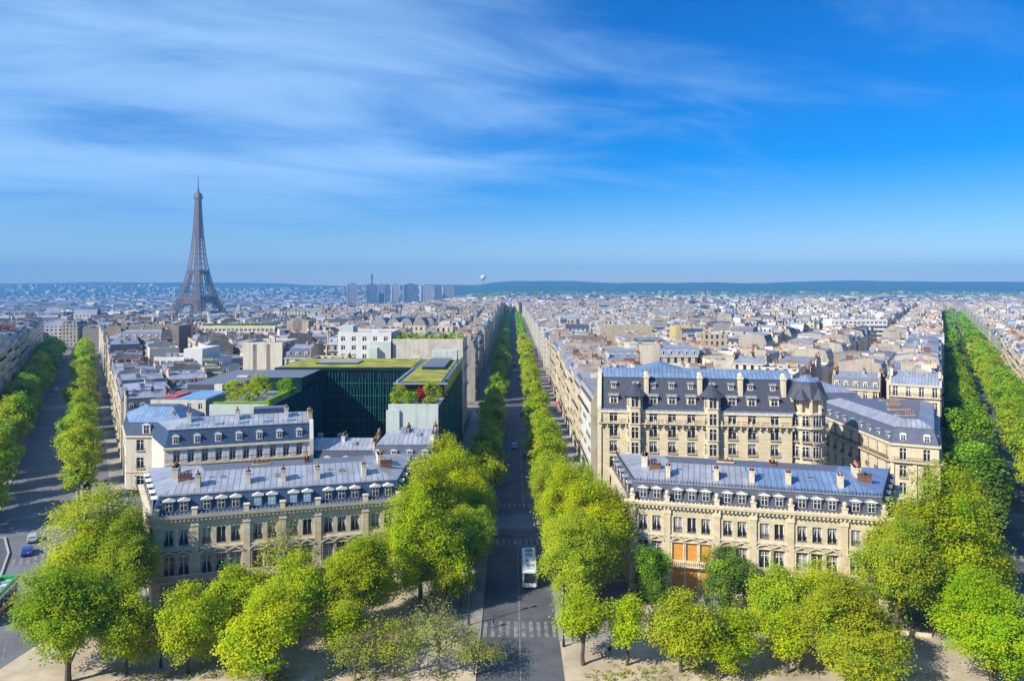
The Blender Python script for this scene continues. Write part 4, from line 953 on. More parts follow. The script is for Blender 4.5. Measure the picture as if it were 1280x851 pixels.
# --- right of the central avenue -----------------------------------------------------------------
def near_house(x, y, rz, w, dp, h, label, **k):
    o = house(w, dp, h, near=True, **k); return place(o, x, y, rz, label)
near_house(19.6, 196.5, -math.pi/2, 29, 14, 21.5, 'white fronted house on the central avenue beside the turreted block', wallm=PLASTER, roofm=ZINC_FLAT, steep=(.9, 2.6), rise=.6, seed=21, balconies=(0, 4)); take(19, 34, 182, 211)
# the cream corner block with round dormers on the right avenue, its long side towards the little street
def right_corner():
    A, B = (79.5, 154.2), (87.4, 150.6); C_, D_ = (107.5, 186), (79.0, 190)
    root = thing('corner_house', (*A, 0), 0, 'cream corner house with two rounded end dormers beside the right avenue', 'corner house'); X = Vector((*A, 0)); H = 17.6
    P = [(p[0]-A[0], p[1]-A[1]) for p in (A, B, C_, D_)]; w = MB(); wn = []
    for k, nb in ((0, 2), (1, 9), (3, 9)):
        Mk, Lk = frame_at(P[k], P[(k+1)%4]); w.M = Mk; op = [(Lk*(j+.5)/nb-.65, Lk*(j+.5)/nb+.65, z, z+2.5) for j in range(nb) for z in (14.2, 10.6, 7.0, 3.4)]; facade(w, Lk, 0, H, op, .35, 0)
        w.box(-.3, Lk+.3, -.4, -.003, H-.4, H-.02, 1); w.box(-.2, Lk+.2, -.75, -.003, 13.8, 14.02, 1); w.poly([(0, .6, 0), (Lk, .6, 0), (Lk, .6, H), (0, .6, H)], 0); rz = math.atan2(Mk[1][0], Mk[0][0])
        if k == 0:
            for x in (.15, Lk/2, Lk-.15): w.box(x-.35, x+.35, -.3, -.004, 4, 13.8, 1)
        for a, b, c, d in op: wn.append((Mk @ Vector((a, .08, c)), rz, c))
    w.M = None; w.poly([(*P[2], 0), (*P[3], 0), (*P[3], H), (*P[2], H)], 0); w.build('wall', [STONE_WARM, STONE_TRIM], root)
    for p, rz, c in wn: put('window', win(1.3, 2.5, c == 10.6), root, p, rz)
    ra = MB()
    for k in (0, 3):
        Mk, Lk = frame_at(P[k], P[(k+1)%4]); ra.M = Mk; ra.box(0, Lk, -.72, -.68, 14.85, 14.92); x = 0
        while x < Lk: ra.box(x, x+.06, -.72, -.68, 14.02, 14.85); x += .25
    ra.M = None; ra.build('balcony_railing', IRON, root)
    rf = MB(); J = inset(P, [1, 1, 1, 1]); rf.frustum(inset(P, .02), H, J, H+3.3, 0, 0, False); rf.frustum(inset(P, .85), H+3.3, inset(P, 3.7), H+4.7, 1, 1); ro = rf.build('roof', [SLATE_GEN, ZINC_HERO], root)
    for k, nb in ((0, 2), (1, 9), (3, 9)):
        Mk, Lk = frame_at(P[k], P[(k+1)%4]); rz = math.atan2(Mk[1][0], Mk[0][0])
        for j in range(nb): put('dormer', DORM[1 if k == 0 else 2], ro, Mk @ Vector((Lk*(j+.5)/nb, .25, H+.4)), rz)
    for j in range(4): put('chimney', CHIM[(1, 3, 0, 1)[j]], ro, (6+j*2.4, 6+j*7.0, H+3.6), math.pi/2)
right_corner(); take(78, 108, 150, 190)
near_house(77.6, 206.5, -math.pi/2, 29, 14, 19.4, 'yellow cream house in the side street behind the round-dormered corner', wallm=STONE_WARM, seed=23, dstyle=0, balconies=(1,), hip=('l', 'r')); take(78, 94, 187, 218)
o = block(46, 14, 20.6, PLASTER_TAN, blank=True, seed=24); rect(o, 118, 164, 318, 'long ochre blank party wall block near the right avenue', 'apartment block', 14)
o = block(39, 15, 27, PLASTER, True, 5, 3.0, 2.2, seed=25); rect(o, 226, 265, 520, 'white modern block with rows of balconies amid the right-hand roofs', 'apartment block', 15)
t = MB()
for z in (14, 17.1, 20.2, 23.3): t.box(-19, 19, -1.3, -.01, z, z+1.0, 0)
t.build('balcony', PLASTER, o)
o = block(20, 15, 26, PLASTER_CREAM, blank=True, seed=26); rect(o, 48, 68, 300, 'pale yellow blank block with a dark vent, behind the turreted block', 'apartment block', 15); g = MB(); g.box(2, 8, -.04, .1, 24.6, 25.8, 0); g.build('vent', GLASS, o)
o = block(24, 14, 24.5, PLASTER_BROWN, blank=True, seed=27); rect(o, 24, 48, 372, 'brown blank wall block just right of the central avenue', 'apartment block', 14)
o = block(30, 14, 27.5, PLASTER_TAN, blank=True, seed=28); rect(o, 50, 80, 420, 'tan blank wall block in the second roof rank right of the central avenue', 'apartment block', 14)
o = block(9, 16, 26, mat('yellow_plaster', (.55,.42,.16), .85, .1, .4), True, 4, 2.8, 1.1, seed=29); rect(o, 98, 107, 440, 'narrow yellow house standing among the grey right-hand roofs', 'apartment house', 16)

# --- ranks of houses along the three avenues ------------------------------------------------------
def kinds(near):
    out = []
    for i, (w, dp, h, st, ri, rm, mm, ds, hip) in enumerate(((13, 13.5, 20, (1.1, 3.2), 1.2, ZINC, SLATE_GEN, 0, ()), (17, 14, 21.2, (1.0, 3.0), 1.0, ZINC, ZINC, 2, ()), (11, 12.5, 18.6, (1.2, 3.4), 1.4, ZINC, SLATE_GEN, 1, ()),
            (15, 13, 22, (.9, 2.8), .8, ZINC, ZINC, 0, ()), (20, 14, 20.5, (1.2, 3.3), 1.2, ZINC, SLATE_GEN, 0, ('l', 'r')), (12, 12, 21.5, (3.0, 1.4), .9, ZINC, ZINC, 2, ()), (14, 13, 16.5, (4.0, 1.6), .9, ZINC, ZINC, 2, ()))):
        if near and i > 5: continue
        out.append((w, dp, house(w, dp, h, st, ri, near, rm, mm, None, ds, seed=100+i+(50 if near else 0), balconies=(0, 4) if i % 2 else (1, 4), hip=hip)))
    for i, (w, dp, h, m_) in enumerate(((16, 13, 21.5, WALL_FAR), (13, 12, 24.0, WALL_FAR), (18, 14, 20.0, PLASTER), (12, 13, 22.0, PLASTER_CREAM))):
        if near: continue
        out.append((w, dp, block(w, dp, h, m_, False, seed=200+i)))
    return out
i_tile = True
NEAR, FAR = kinds(True), kinds(False); used = set()
ORD = ['nearest', 'second', 'third', 'fourth', 'fifth', 'sixth', 'seventh', 'eighth', 'ninth', 'tenth', 'eleventh', 'twelfth', 'thirteenth', 'fourteenth', 'fifteenth', 'sixteenth', 'seventeenth', 'eighteenth', 'nineteenth', 'twentieth',
       'twenty-first', 'twenty-second', 'twenty-third', 'twenty-fourth', 'twenty-fifth', 'twenty-sixth', 'twenty-seventh', 'twenty-eighth', 'twenty-ninth', 'thirtieth', 'thirty-first', 'thirty-second', 'thirty-third', 'thirty-fourth', 'thirty-fifth', 'thirty-sixth', 'thirty-seventh', 'thirty-eighth', 'thirty-ninth', 'fortieth']
RANK = ['front row', 'second row', 'third row', 'fourth row', 'fifth row', 'sixth row', 'seventh row', 'eighth row', 'ninth row', 'tenth row', 'eleventh row', 'twelfth row', 'thirteenth row', 'fourteenth row']
N_C = Vector((-1, 0, 0)); N_CR = Vector((1, 0, 0))
AV = [ # name, origin, direction, normal, first s, last s, words, partner limit
 ('cl', Vector((-16.2, 0, 0)), D_C, N_C, 234, 1400, 'left of the central avenue'),
 ('cr', Vector((19.6, 0, 0)), D_C, N_CR, 211.5, 1400, 'right of the central avenue'),
 ('lr', O_L, D_L, N_L, 232, 700, 'right of the left avenue'),
 ('rl', O_R, D_R, N_R, 218, 1400, 'left of the right avenue'),
 ('ll', O_L-N_L*36, D_L, -N_L, 285, 640, 'left of the left avenue'),
 ('rr', O_R-N_R*28, D_R, -N_R, 330, 1400, 'right of the right avenue')]
def dist(o, d, n, p): return (p-o).dot(n)
cand = []; rr = random.Random(11)
for name, O, d, n, s0, s1, words in AV:
    p = 0.0
    for rank in range(14):
        s = s0 if rank == 0 else s0-90
        front = n if rank % 2 else -n
        while s < s1:
            near_ok = rank == 0 and s < 470 or rank == 1 and s < 330
            w, dp, proto = rr.choice(NEAR if near_ok else FAR)
            if name in ('rl', 'lr') and rank == 0 and s < 330 and rr.random() < .6: w, dp, proto = NEAR[4]
            if rank == 0 and not near_ok:
                w, dp, proto = FAR[rr.randint(0, 5)]
            c = O+d*(s+w/2)+n*(p+7); ok = c.y > 180 and free(c.x, c.y, 6.5 if rank else 4)
            if name in ('cl', 'lr'):
                other = (O_L, N_L) if name == 'cl' else (Vector((-16.2, 0, 0)), N_C)
                q = (c-other[0]).dot(other[1]); ok = ok and q > p+7+(6 if name == 'cl' else 3)
                if c.y > 640 and c.x < -60-.1*c.y and name == 'lr' and rank > 1: ok = False
            if name in ('cr', 'rl'):
                other = (O_R, N_R) if name == 'cr' else (Vector((19.6, 0, 0)), N_CR)
                q = (c-other[0]).dot(other[1]); ok = ok and q > p+7+(6 if name == 'cr' else 3)
            if name in ('ll', 'rr') and abs(c.x) > .74*c.y+70: ok = False
            if name in ('cl', 'lr') and 280 < c.y < 330: ok = ok and not (291 < c.y+w/2 and c.y-w/2 < 318 and name == 'cl')
            if ok: cand.append((c.y+rank*4, name, rank, s, w, dp, proto, near_ok, O+d*(s+w/2)+n*p, n, front, words))
            s += w
            if rr.random() < .10: s += rr.choice((0, 9) if rank else (0, 0, 9))
        p += 15.2 if rank % 2 == 0 else 23.5
cand.sort(key=lambda t: t[0])
NIND = 262
count = {}; STUFF = []
def tone(pr): return pr
for i, (key, name, rank, s, w, dp, proto, near_ok, q, n, front, words) in enumerate(cand):
    fr = front; pos = q if (front-(-n)).length < .1 else q+n*dp
    xdir = Vector((-(-fr).y*-1, 0, 0)); y_ = -fr; x_ = Vector((y_.y, -y_.x, 0)); rz = math.atan2(x_.y, x_.x)
    sz = rr.uniform(.94, 1.10) if rank else rr.uniform(.98, 1.07)
    if name in ('cl',): sz *= 1.13
    if name == 'lr' and q.y < 330: sz *= .84
    if name == 'll': sz *= 1.22
    if name == 'rl' and rank == 0: sz *= 1.1
    turn = (rank >= 1 or name in ('lr', 'rl')) and w <= 15.5 and rr.random() < (.55 if rank else .3)
    if turn:      # some houses stand end-on to the row
        c = q+n*dp/2; y_ = (D_C if name[0] == 'c' else D_L if name[0] == 'l' else D_R); x_ = Vector((y_.y, -y_.x, 0)); rz = math.atan2(x_.y, x_.x); pos = c-y_*dp/2
    if i >= NIND: STUFF.append((pos, rz, w, dp, sz, rank)); continue
    k = (name, rank); count[k] = count.get(k, -1)+1
    o = proto if id(proto) not in used else dup(proto); used.add(id(proto))
    flat = o.children[0].data.materials[0].name if False else ''
    isflat = proto.name.startswith('apartment_block')
    lab = f"{'flat-roofed block' if isflat else 'stone house under zinc'}, {ORD[min(count[k], 39)]} along the {RANK[rank]} {words}"
    place(o, pos.x, pos.y, rz, lab, 'apartment block' if isflat else 'apartment house', 'houses in rows along the avenues', s=(1, 1, sz))
for _, _, pr in NEAR+FAR:
    if id(pr) not in used:
        for ch in list(pr.children_recursive): bpy.data.objects.remove(ch)
        bpy.data.objects.remove(pr)

# the rest of the town: thousands of roofs that read as one mass
def far_town():
    mb = MB(); r = random.Random(5); nm = 13
    def hse(x, y, rz, w, dp, h, z0, chim, wi, ri):
        c, s = math.cos(rz), math.sin(rz); T = lambda a, b, z: (x+a*c-b*s, y+a*s+b*c, z)
        a = w/2; k = r.random(); i = len(mb.v)
        if k < .68:
            st, sz_, ri_ = r.choice(((1.2, 3.0, 1.2), (.9, 2.6, .7), (3.2, 1.8, .8))); pr = [(0, h), (st, h+sz_), (dp/2, h+sz_+ri_), (dp-st, h+sz_), (dp, h)]
            for yy in (0, dp):
                q = [T(-a, yy, z0), T(a, yy, z0), T(a, yy, z0+h), T(-a, yy, z0+h)]; mb.poly(q if yy == 0 else q[::-1], wi)
            for sx in (-1, 1): q = [T(sx*a, 0, z0), T(sx*a, dp, z0)]+[T(sx*a, yy, z0+zz) for yy, zz in pr[::-1]]; mb.poly(q if sx > 0 else q[::-1], 4 if k < .5 else wi)
            for (y0, z_0), (y1, z_1), m_ in zip(pr, pr[1:], (ri if k < .4 else 9, ri, ri, ri if k < .4 else 9)): mb.poly([T(-a, y0, z0+z_0), T(a, y0, z0+z_0), T(a, y1, z0+z_1), T(-a, y1, z0+z_1)], m_)
            top = h+sz_
        else:
            P = [(-a, 0), (a, 0), (a, dp), (-a, dp)]
            for j in range(4): p, q = P[j], P[(j+1)%4]; mb.poly([T(*p, z0), T(*q, z0), T(*q, z0+h+1.5), T(*p, z0+h+1.5)], wi)
            mb.poly([T(*p, z0+h+1.5) for p in P], 12); top = h+1
            if chim: b0, b1 = r.uniform(.2, .5), r.uniform(2, 4); mb.M = Matrix.Translation((x, y, z0)) @ Matrix.Rotation(rz, 4, 'Z'); mb.box(-a*b0, a*b0, dp*.3, dp*.7, h+1.5, h+1.5+b1, r.choice((wi, 5, 4))); mb.M = None
        if chim:
            mb.M = Matrix.Translation((x, y, z0)) @ Matrix.Rotation(rz, 4, 'Z')
            for sx in (-1, 1):
                if r.random() < .75:
                    yy = dp*r.uniform(.3, .7); l = r.uniform(1.2, 2.6); mb.box(sx*a-.4, sx*a+.4, yy-l, yy+l, top-.5, top+1.9, r.choice((4, 4, 1, 5))); mb.box(sx*a-.13, sx*a+.13, yy-l+.3, yy+l-.3, top+1.9, top+2.4, 10)
            mb.M = None
    for pos, rz, w, dp, sz, rank in STUFF:
        hse(pos.x, pos.y, rz, w*.99, dp, 20.5*sz*r.uniform(.92, 1.05 if rank == 0 else 1.14), zt(pos.x, pos.y), True, r.choice((0, 0, 1, 2)), r.choice((6, 7, 8, 9)))
    def corridor(x, y):
        p = Vector((x, y, 0)); 
        return (abs(x-1.6) < 60 and y < 1420) or (abs((p-AX_L).dot(N_L)) < 34 and y < 640) or (abs((p-AX_R).dot(N_R)) < 33 and y < 1250)
    def dist_angle(x, y): return random.Random(int(x//260)*91+int(y//260)).uniform(0, 1.57)
    busy2 = {(int(t[0].x//14), int(t[0].y//14)) for t in STUFF}
    for y0, y1, cell, hw, ch in ((560, 1500, 17, (10, 17), True), (1400, 2600, 25, (14, 26), True), (2600, 4200, 40, (18, 40), False), (4200, 6600, 46, (12, 32), False)):
        y = y0
        while y < y1:
            lim = .78*y+110; x = -lim
            while x < lim:
                px, py = x+r.uniform(-.35, .35)*cell, y+r.uniform(-.35, .35)*cell
                x += cell
                if corridor(px, py) or (y < 1420 and any((int(px//14)+i, int(py//14)+j) in busy2 for i in (-1, 0) for j in (-1, 0, 1))) or not free(px, py, 10): continue
                if y < 1400 and px > -.3*y+0 and px > -60: continue
                if y < 640 and px > -.577*py+9-30: continue
                if r.random() < .12: continue
                if y > 3300 and r.random() < ((.9 if px > -.05*y else .55) if y < 5200 else (1.0 if px > -.1*y else .8)): continue
                if abs(px+690) < 110 and abs(py-1585) < 120: continue
                zz = zt(px, py); zz = max(zz, hill(px, py)) if py > 3900 else zz
                h = r.uniform(13, 21)*(1.25 if r.random() < .08 else 1)*(1 if y < 2600 else .8)
                hse(px, py, dist_angle(px, py)+r.choice((0, 1.57)), r.uniform(*hw)*1.7, min(r.uniform(*hw), 13 if y < 3000 else 22), h, zz, ch and y < 2000, r.choice((0, 0, 1, 2, 3, 5) if y < 3000 else (0, 0, 3, 1)), r.choice((6, 7, 8, 8, 9, 9, 11) if y < 3000 else (6, 8, 9, 8)))
            y += cell
    zf = lambda nme, c, v=.25: mat(nme, c, .55, v, .05, metal=.2)
    mats = [mat('town_stone', (.47,.43,.35), .9, .2, .05, win=(2.7,3.15,.42,.58)), mat('town_cream', (.53,.47,.36), .9, .2, .05, win=(3.1,3.1,.4,.55)), mat('town_white', (.55,.54,.51), .8, .15, .05, win=(3.3,3.0,.5,.5)), mat('town_tan', (.40,.33,.25), .9, .2, .05, win=(2.9,3.2,.35,.5)),
            mat('town_party_wall', (.33,.30,.26), .9, .3, .05), mat('town_blank_white', (.54,.53,.50), .85, .15, .05), zf('town_zinc', (.29,.32,.38)), zf('town_pale_zinc', (.36,.38,.42)), zf('town_blue_zinc', (.22,.27,.36)), zf('town_slate', (.07,.08,.11)),
            mat('town_chimney_pots', (.27,.15,.11), .9, .3, .3), mat('town_tile', (.22,.16,.13), .9, .3, .05), mat('town_flat_roof', (.22,.22,.23), .9, .35, .05)]
    tag(mb.build('town_roofs', mats), 'mass of pale houses and grey roofs stretching to the horizon', 'town', kind='stuff')
far_town()
# ------------------------------------------------------------------ far landmarks
def iron_tower():
    root = thing('lattice_tower', (-676, 1585, zt(-676, 1585)-1), math.radians(73), 'tall iron lattice tower with three platforms rising above the roofs', 'tower'); root.scale = (.83, .83, .985)
    def hw(z):      # half width of the outer outline
        K = ((0, 62.5), (28, 47.5), (57, 34.5), (85, 25.8), (115, 19.0), (150, 13.6), (190, 9.8), (230, 7.2), (276, 5.0), (300, 4))
        for (a, b), (c, d) in zip(K, K[1:]):
            if a <= z <= c: return b+(d-b)*(z-a)/(c-a)
        return 4
    def lw(z): return 25-10*min(z, 57)/57-(5.0*(min(max(z, 57), 115)-57)/58)
    lev = [0, 9, 19, 29, 39, 48, 57]; lev2 = [62, 71, 80, 89, 98, 107, 115]
    for sx in (-1, 1):
        for sy in (-1, 1):
            m = MB()
            for LV in (lev, lev2):
                for za, zb in zip(LV, LV[1:]):
                    ca = [(sx*(hw(za)-i*lw(za)), sy*(hw(za)-j*lw(za)), za) for i, j in ((0, 0), (1, 0), (1, 1), (0, 1))]; cb = [(sx*(hw(zb)-i*lw(zb)), sy*(hw(zb)-j*lw(zb)), zb) for i, j in ((0, 0), (1, 0), (1, 1), (0, 1))]
                    for k in range(4):
                        m.bar(ca[k], cb[k], 1.6); a0, a1, b0, b1 = map(Vector, (ca[k], ca[(k+1)%4], cb[k], cb[(k+1)%4]))
                        m.bar(a0, b1, .75); m.bar(a1, b0, .75); m.bar(b0, b1, 1.0); m.bar((a0+a1)/2, (b0+b1)/2, .8)
            m.build('leg', TOWER_IRON, root)
    def plat(name, z, w, h):
        p = MB(); p.box(-w, w, -w, w, z, z+h*.55, 0); p.box(-w-1.6, w+1.6, -w-1.6, w+1.6, z+h*.55, z+h*.75, 0)
        for s in (-1, 1):
            for k in range(int(2*w/2.2)):
                t = -w+k*2.2; p.box(t, t+.9, s*(w+1)-.4, s*(w+1)+.4, z-2.6, z, 0); p.box(s*(w+1)-.4, s*(w+1)+.4, t, t+.9, z-2.6, z, 0)
                p.box(t, t+.5, s*(w+1)-.2, s*(w+1)+.2, z+h*.75, z+h, 0); p.box(s*(w+1)-.2, s*(w+1)+.2, t, t+.5, z+h*.75, z+h, 0)
            p.box(-w-1.4, w+1.4, s*(w+1)-.5, s*(w+1)+.5, z-3.4, z-2.6, 0); p.box(s*(w+1)-.5, s*(w+1)+.5, -w-1.4, w+1.4, z-3.4, z-2.6, 0)
            p.box(-w-1.4, w+1.4, s*(w+1)-.3, s*(w+1)+.3, z+h, z+h+.5, 0); p.box(s*(w+1)-.3, s*(w+1)+.3, -w-1.4, w+1.4, z+h, z+h+.5, 0)
        p.build(name, TOWER_IRON, root)
    plat('first_platform', 56, 34.0, 7); plat('second_platform', 113, 19.0, 6)
    for k in range(4):     # decorative arches between the legs
        a = MB(); a.M = Matrix.Rotation(k*math.pi/2, 4, 'Z'); pts = []
        for j in range(17):
            t = math.pi*j/16; pts.append((37*math.cos(t), 12+37*math.sin(t)))
        for (x0, z0), (x1, z1) in zip(pts, pts[1:]):
            y0, y1 = -hw(z0)+1.0, -hw(z1)+1.0; a.bar((x0, y0, z0), (x1, y1, z1), 1.3); f = 1.11; q0, q1 = (x0*f, y0, 12+(z0-12)*f), (x1*f, y1, 12+(z1-12)*f); a.bar(q0, q1, 1.3); a.bar((x0, y0, z0), q1, .8); a.bar(q0, (x0, y0, z0), .8)
            if z0 > 26: a.bar(q0, (q0[0], y0, 53), .8)
        a.build('arch', TOWER_IRON, root)
    m = MB(); z = 119.0; LV = []
    while z < 276: LV.append(z); z += max(4.5, hw(z)*.72)
    LV.append(276)
    for za, zb in zip(LV, LV[1:]):
        A = [(s*hw(za), t*hw(za), za) for s, t in ((-1,-1),(1,-1),(1,1),(-1,1))]; B = [(s*hw(zb), t*hw(zb), zb) for s, t in ((-1,-1),(1,-1),(1,1),(-1,1))]
        for k in range(4):
            a0, a1, b0, b1 = map(Vector, (A[k], A[(k+1)%4], B[k], B[(k+1)%4])); m.bar(a0, b0, 1.5)
            g0, g1 = a0.lerp(a1, .34), a0.lerp(a1, .66); h0, h1 = b0.lerp(b1, .34), b0.lerp(b1, .66)
            m.bar(g0, h0, 1.3); m.bar(g1, h1, 1.3); m.bar(b0, b1, 1.0); m.bar(a0, h0, .7); m.bar(g0, b0, .7); m.bar(a1, h1, .7); m.bar(g1, b1, .7)
            if za > 185: m.bar(g0, h1, .8); m.bar(g1, h0, .8)
    m.build('upper_shaft', TOWER_IRON, root)
    t = MB(); t.frustum([(-5, -5), (5, -5), (5, 5), (-5, 5)], 270, [(-8.2, -8.2), (8.2, -8.2), (8.2, 8.2), (-8.2, 8.2)], 276, 0); t.box(-8.2, 8.2, -8.2, 8.2, 276, 281, 0); t.box(-6.6, 6.6, -6.6, 6.6, 281, 286, 0); t.cyl(0, 0, 286, 292, 5.4, 3.2, 10, 0); t.cyl(0, 0, 292, 298, 2.6, 1.6, 8, 0); t.build('top_platform', TOWER_IRON, root)
    t = MB(); t.cyl(0, 0, 298, 312, 1.5, 1.1, 6, 0); t.cyl(0, 0, 312, 327, .9, .6, 6, 0); t.box(-1.8, 1.8, -.5, .5, 318, 319, 0); t.build('antenna', TOWER_IRON, root)
iron_tower()
TW = [mat('tower_block_grey', (.34,.36,.40), .6, .1, .01, win=(6,4,.55,.5)), mat('tower_block_blue', (.16,.22,.32), .5, .1, .01, win=(5,4,.6,.55)), mat('tower_block_pale', (.48,.50,.53), .6, .1, .01, win=(7,4.2,.5,.5))]
words = ('pale grey slab tower standing alone, leftmost of the tower blocks', 'tower block directly below the tall slender chimney', 'pale tower just right of the chimney tower', 'narrow dark tower, third in the close tower cluster', 'bluish tower, fourth in the close tower cluster', 'dark square tower with a paler left side, near the middle of the cluster', 'broad pale tower left of the last two towers', 'dark tower second from the right end of the cluster', 'slim tower ending the cluster at the right')
for i, (x0, x1, yt, dist_, k) in enumerate(((434, 447, 355, 2900, 0), (458, 471.5, 355.5, 3000, 1), (473, 480, 356, 3050, 0), (481, 487.5, 356, 2950, 1), (489, 500, 356, 3000, 2), (504, 522, 355.5, 2900, 1), (525, 541, 357, 3050, 2), (543, 552, 357.5, 2950, 1), (553, 567, 357, 3100, 0))):
    X0, X1 = (x0-640)/920*dist_, (x1-640)/920*dist_; z0 = zt((X0+X1)/2, dist_); zt_ = 50-(yt-360)/920*dist_
    root = thing('tower_block', ((X0+X1)/2, dist_, z0), .25, words[i], 'tower block', 'tower blocks on the horizon'); w = MB(); a = (X1-X0)/2; w.box(-a*.92, a*.92, -a*.7, a*.7, 0, zt_-z0, 0); w.box(-a*.98, -a*.8, -a*.75, a*.75, 0, zt_-z0-2, 0); w.box(a*.8, a*.98, -a*.75, a*.75, 0, zt_-z0-2, 0); w.build('wall', TW[k], root)
    c = MB(); c.box(-a*.4, a*.4, -a*.3, a*.3, zt_-z0, zt_-z0+4, 0); c.build('roof_plant', TW[1], root)
x, d_ = (464-640)/920*3100, 3100; root = thing('chimney', (x, d_, -25), 0, 'tall slender pale chimney rising behind the tower blocks', 'chimney'); c = MB(); c.cyl(0, 0, 0, 110, 7, 6, 10, 0); c.cyl(0, 0, 110, 122, 6, 8.2, 10, 0); c.cyl(0, 0, 122, 136, 7.2, 6.4, 10, 0); c.build('shaft', TW[0], root)
d_ = 3400; root = thing('balloon', ((604-640)/920*d_, d_, 50), 0, 'white round balloon hanging above the horizon', 'balloon'); b = MB(); b.sphere((0, 0, 49), 11.5, 16, 10, 0); b.build('envelope', PLASTER, root, True); b = MB(); b.cyl(0, 0, 27, 29.5, 4, 4, 10, 0)
for k in range(6): b.bar((4*math.cos(k*1.047), 4*math.sin(k*1.047), 29), (9.5*math.cos(k*1.047), 9.5*math.sin(k*1.047), 43), .4)
b.build('gondola', TOWER_IRON, root); b = MB(); b.bar((0, 0, -60), (0, 0, 27), .5); b.build('tether', TOWER_IRON, root)
for i, (x0, x1, lab) in enumerate(((552, 585, 'long cream colonnaded palace wing, left one of the pair'), (589, 609, 'shorter cream colonnaded palace wing, right one of the pair'))):
    d_ = 1430; X0, X1 = (x0-640)/920*d_, (x1-640)/920*d_; L = X1-X0; root = thing('palace_wing', (X0, d_, 0), 0, lab, 'palace', 'cream palace wings'); w = MB(); w.box(0, L, 0, 18, 0, 24, 0); w.box(2, L-2, 3, 15, 24, 29, 0); w.box(-.5, L+.5, -1, -.01, 22.5, 24.3, 0); w.build('wall', STONE_TRIM, root)
    c = MB(); x = 1.5
    while x < L-1: c.box(x, x+1.5, -.8, -.02, 8, 22.4, 0); x += 3.2
    c.build('colonnade', STONE_WARM, root)

# ------------------------------------------------------------------ trees
def tree_mesh(seed, H, Rr, base, n, size, leaf, clump=.75, nclump=None, gap=.0, lobes=7, sparse=False):
    """crown of leaf tufts gathered into uneven lobes, and a trunk with limbs reaching into them"""
    r = random.Random(seed); zc = (H+base)/2; hz = (H-base)/2; L = []
    for k in range(lobes):
        t = 6.283*(k+r.uniform(-.3, .3))/lobes; q = r.uniform(.4, .72); u = r.uniform(-.72, .62)
        q *= 1-.6*max(0, u); L.append((Rr*q*math.cos(t)*math.sqrt(1-u*u*.6), Rr*q*math.sin(t)*math.sqrt(1-u*u*.6), zc+hz*u*.95, r.uniform(.34, .56)*Rr, r.uniform(.3, .5)*hz*1.2))
    L.append((r.uniform(-.15, .15)*Rr, r.uniform(-.15, .15)*Rr, zc+hz*.5, .42*Rr, .55*hz)); L.append((r.uniform(-.2, .2)*Rr, r.uniform(-.2, .2)*Rr, zc-hz*.1, .6*Rr, .5*hz))
    W = [l[3]**2*l[4] for l in L]
    def fn(rr):
        x, y, z, a, b = rr.choices(L, W)[0]
        while True:
            t, u = rr.uniform(0, 6.283), rr.uniform(-1, 1); q = rr.uniform(.35, 1)**.45; s = math.sqrt(1-u*u)
            if u < -.5 and rr.random() < .6: continue
            return (x+a*q*s*math.cos(t), y+a*q*s*math.sin(t), max(base*.8, z+b*q*u))
    crown = leaf_mesh('crown', seed, n, size, fn, leaf, clump, nclump or n//34, (0, 0, zc-hz*.35))
    tk = MB(); th = base+hz*.35; r0 = .019*H
    tk.tube([(0, 0, -.2), (r.uniform(-.1, .1), r.uniform(-.1, .1), base*.5), (r.uniform(-.2, .2), r.uniform(-.2, .2), th), (r.uniform(-.3, .3), r.uniform(-.3, .3), H*.86)], [r0*1.25, r0, r0*.8, r0*.15], 8)
    for x, y, z, a, b in L[:lobes]:
        zb = r.uniform(base*.8, th); m_ = (x*.45, y*.45, zb+(z-zb)*.62); tk.tube([(0, 0, zb), m_, (x, y, z), (x*1.3, y*1.3, z+b*.6)], [r0*.5, r0*.36, r0*.2, r0*.06], 6)
        for j in range(3 if not sparse else 7):
            e = (x+r.uniform(-1, 1)*a, y+r.uniform(-1, 1)*a, z+r.uniform(-.3, 1)*b); tk.tube([m_ if j % 2 else (x, y, z), ((m_[0]+e[0])/2+r.uniform(-.2, .2), (m_[1]+e[1])/2, (m_[2]+e[2])/2+.3), e], [r0*.2, r0*.12, r0*.04], 4)
            if sparse:
                for q in range(4): f = (e[0]+r.uniform(-1, 1), e[1]+r.uniform(-1, 1), e[2]+r.uniform(0, 1.2)); tk.tube([((m_[0]+e[0])/2, (m_[1]+e[1])/2, (m_[2]+e[2])/2+.3), f], [r0*.08, r0*.02], 3)
    return crown, tk.mesh('trunk', [TWIG if sparse else BARK])
def tree(kind, x, y, label, group=None, s=1.0, rz=None, name='plane_tree', sz=None, z=None, wide=1.0):
    root = thing(name, (x, y, zt(x, y) if z is None else z), R.uniform(0, 6.28) if rz is None else rz, label, 'tree', group); root.scale = (s*wide, s*wide, sz or s)
    put('crown', kind[0], root); put('trunk', kind[1], root); return root
BIG = [tree_mesh(300+i, 17, 5.6, 2.9, 52000, .25, [LEAF, LEAF_MID], .5, 700, lobes=12) for i in range(3)]+[tree_mesh(310+i, 17, 5.6, 2.7, 52000, .25, [LEAF_MID, LEAF], .5, 700, lobes=12) for i in range(2)]
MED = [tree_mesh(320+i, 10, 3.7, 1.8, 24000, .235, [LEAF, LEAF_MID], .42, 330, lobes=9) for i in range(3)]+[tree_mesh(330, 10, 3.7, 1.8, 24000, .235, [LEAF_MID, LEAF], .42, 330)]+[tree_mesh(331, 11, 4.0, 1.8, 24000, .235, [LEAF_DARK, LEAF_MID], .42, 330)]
YOUNG = [tree_mesh(340+i, 9, 2.3, 2.4, 7000, .23, [LEAF, LEAF_MID], .38, lobes=6) for i in range(2)]
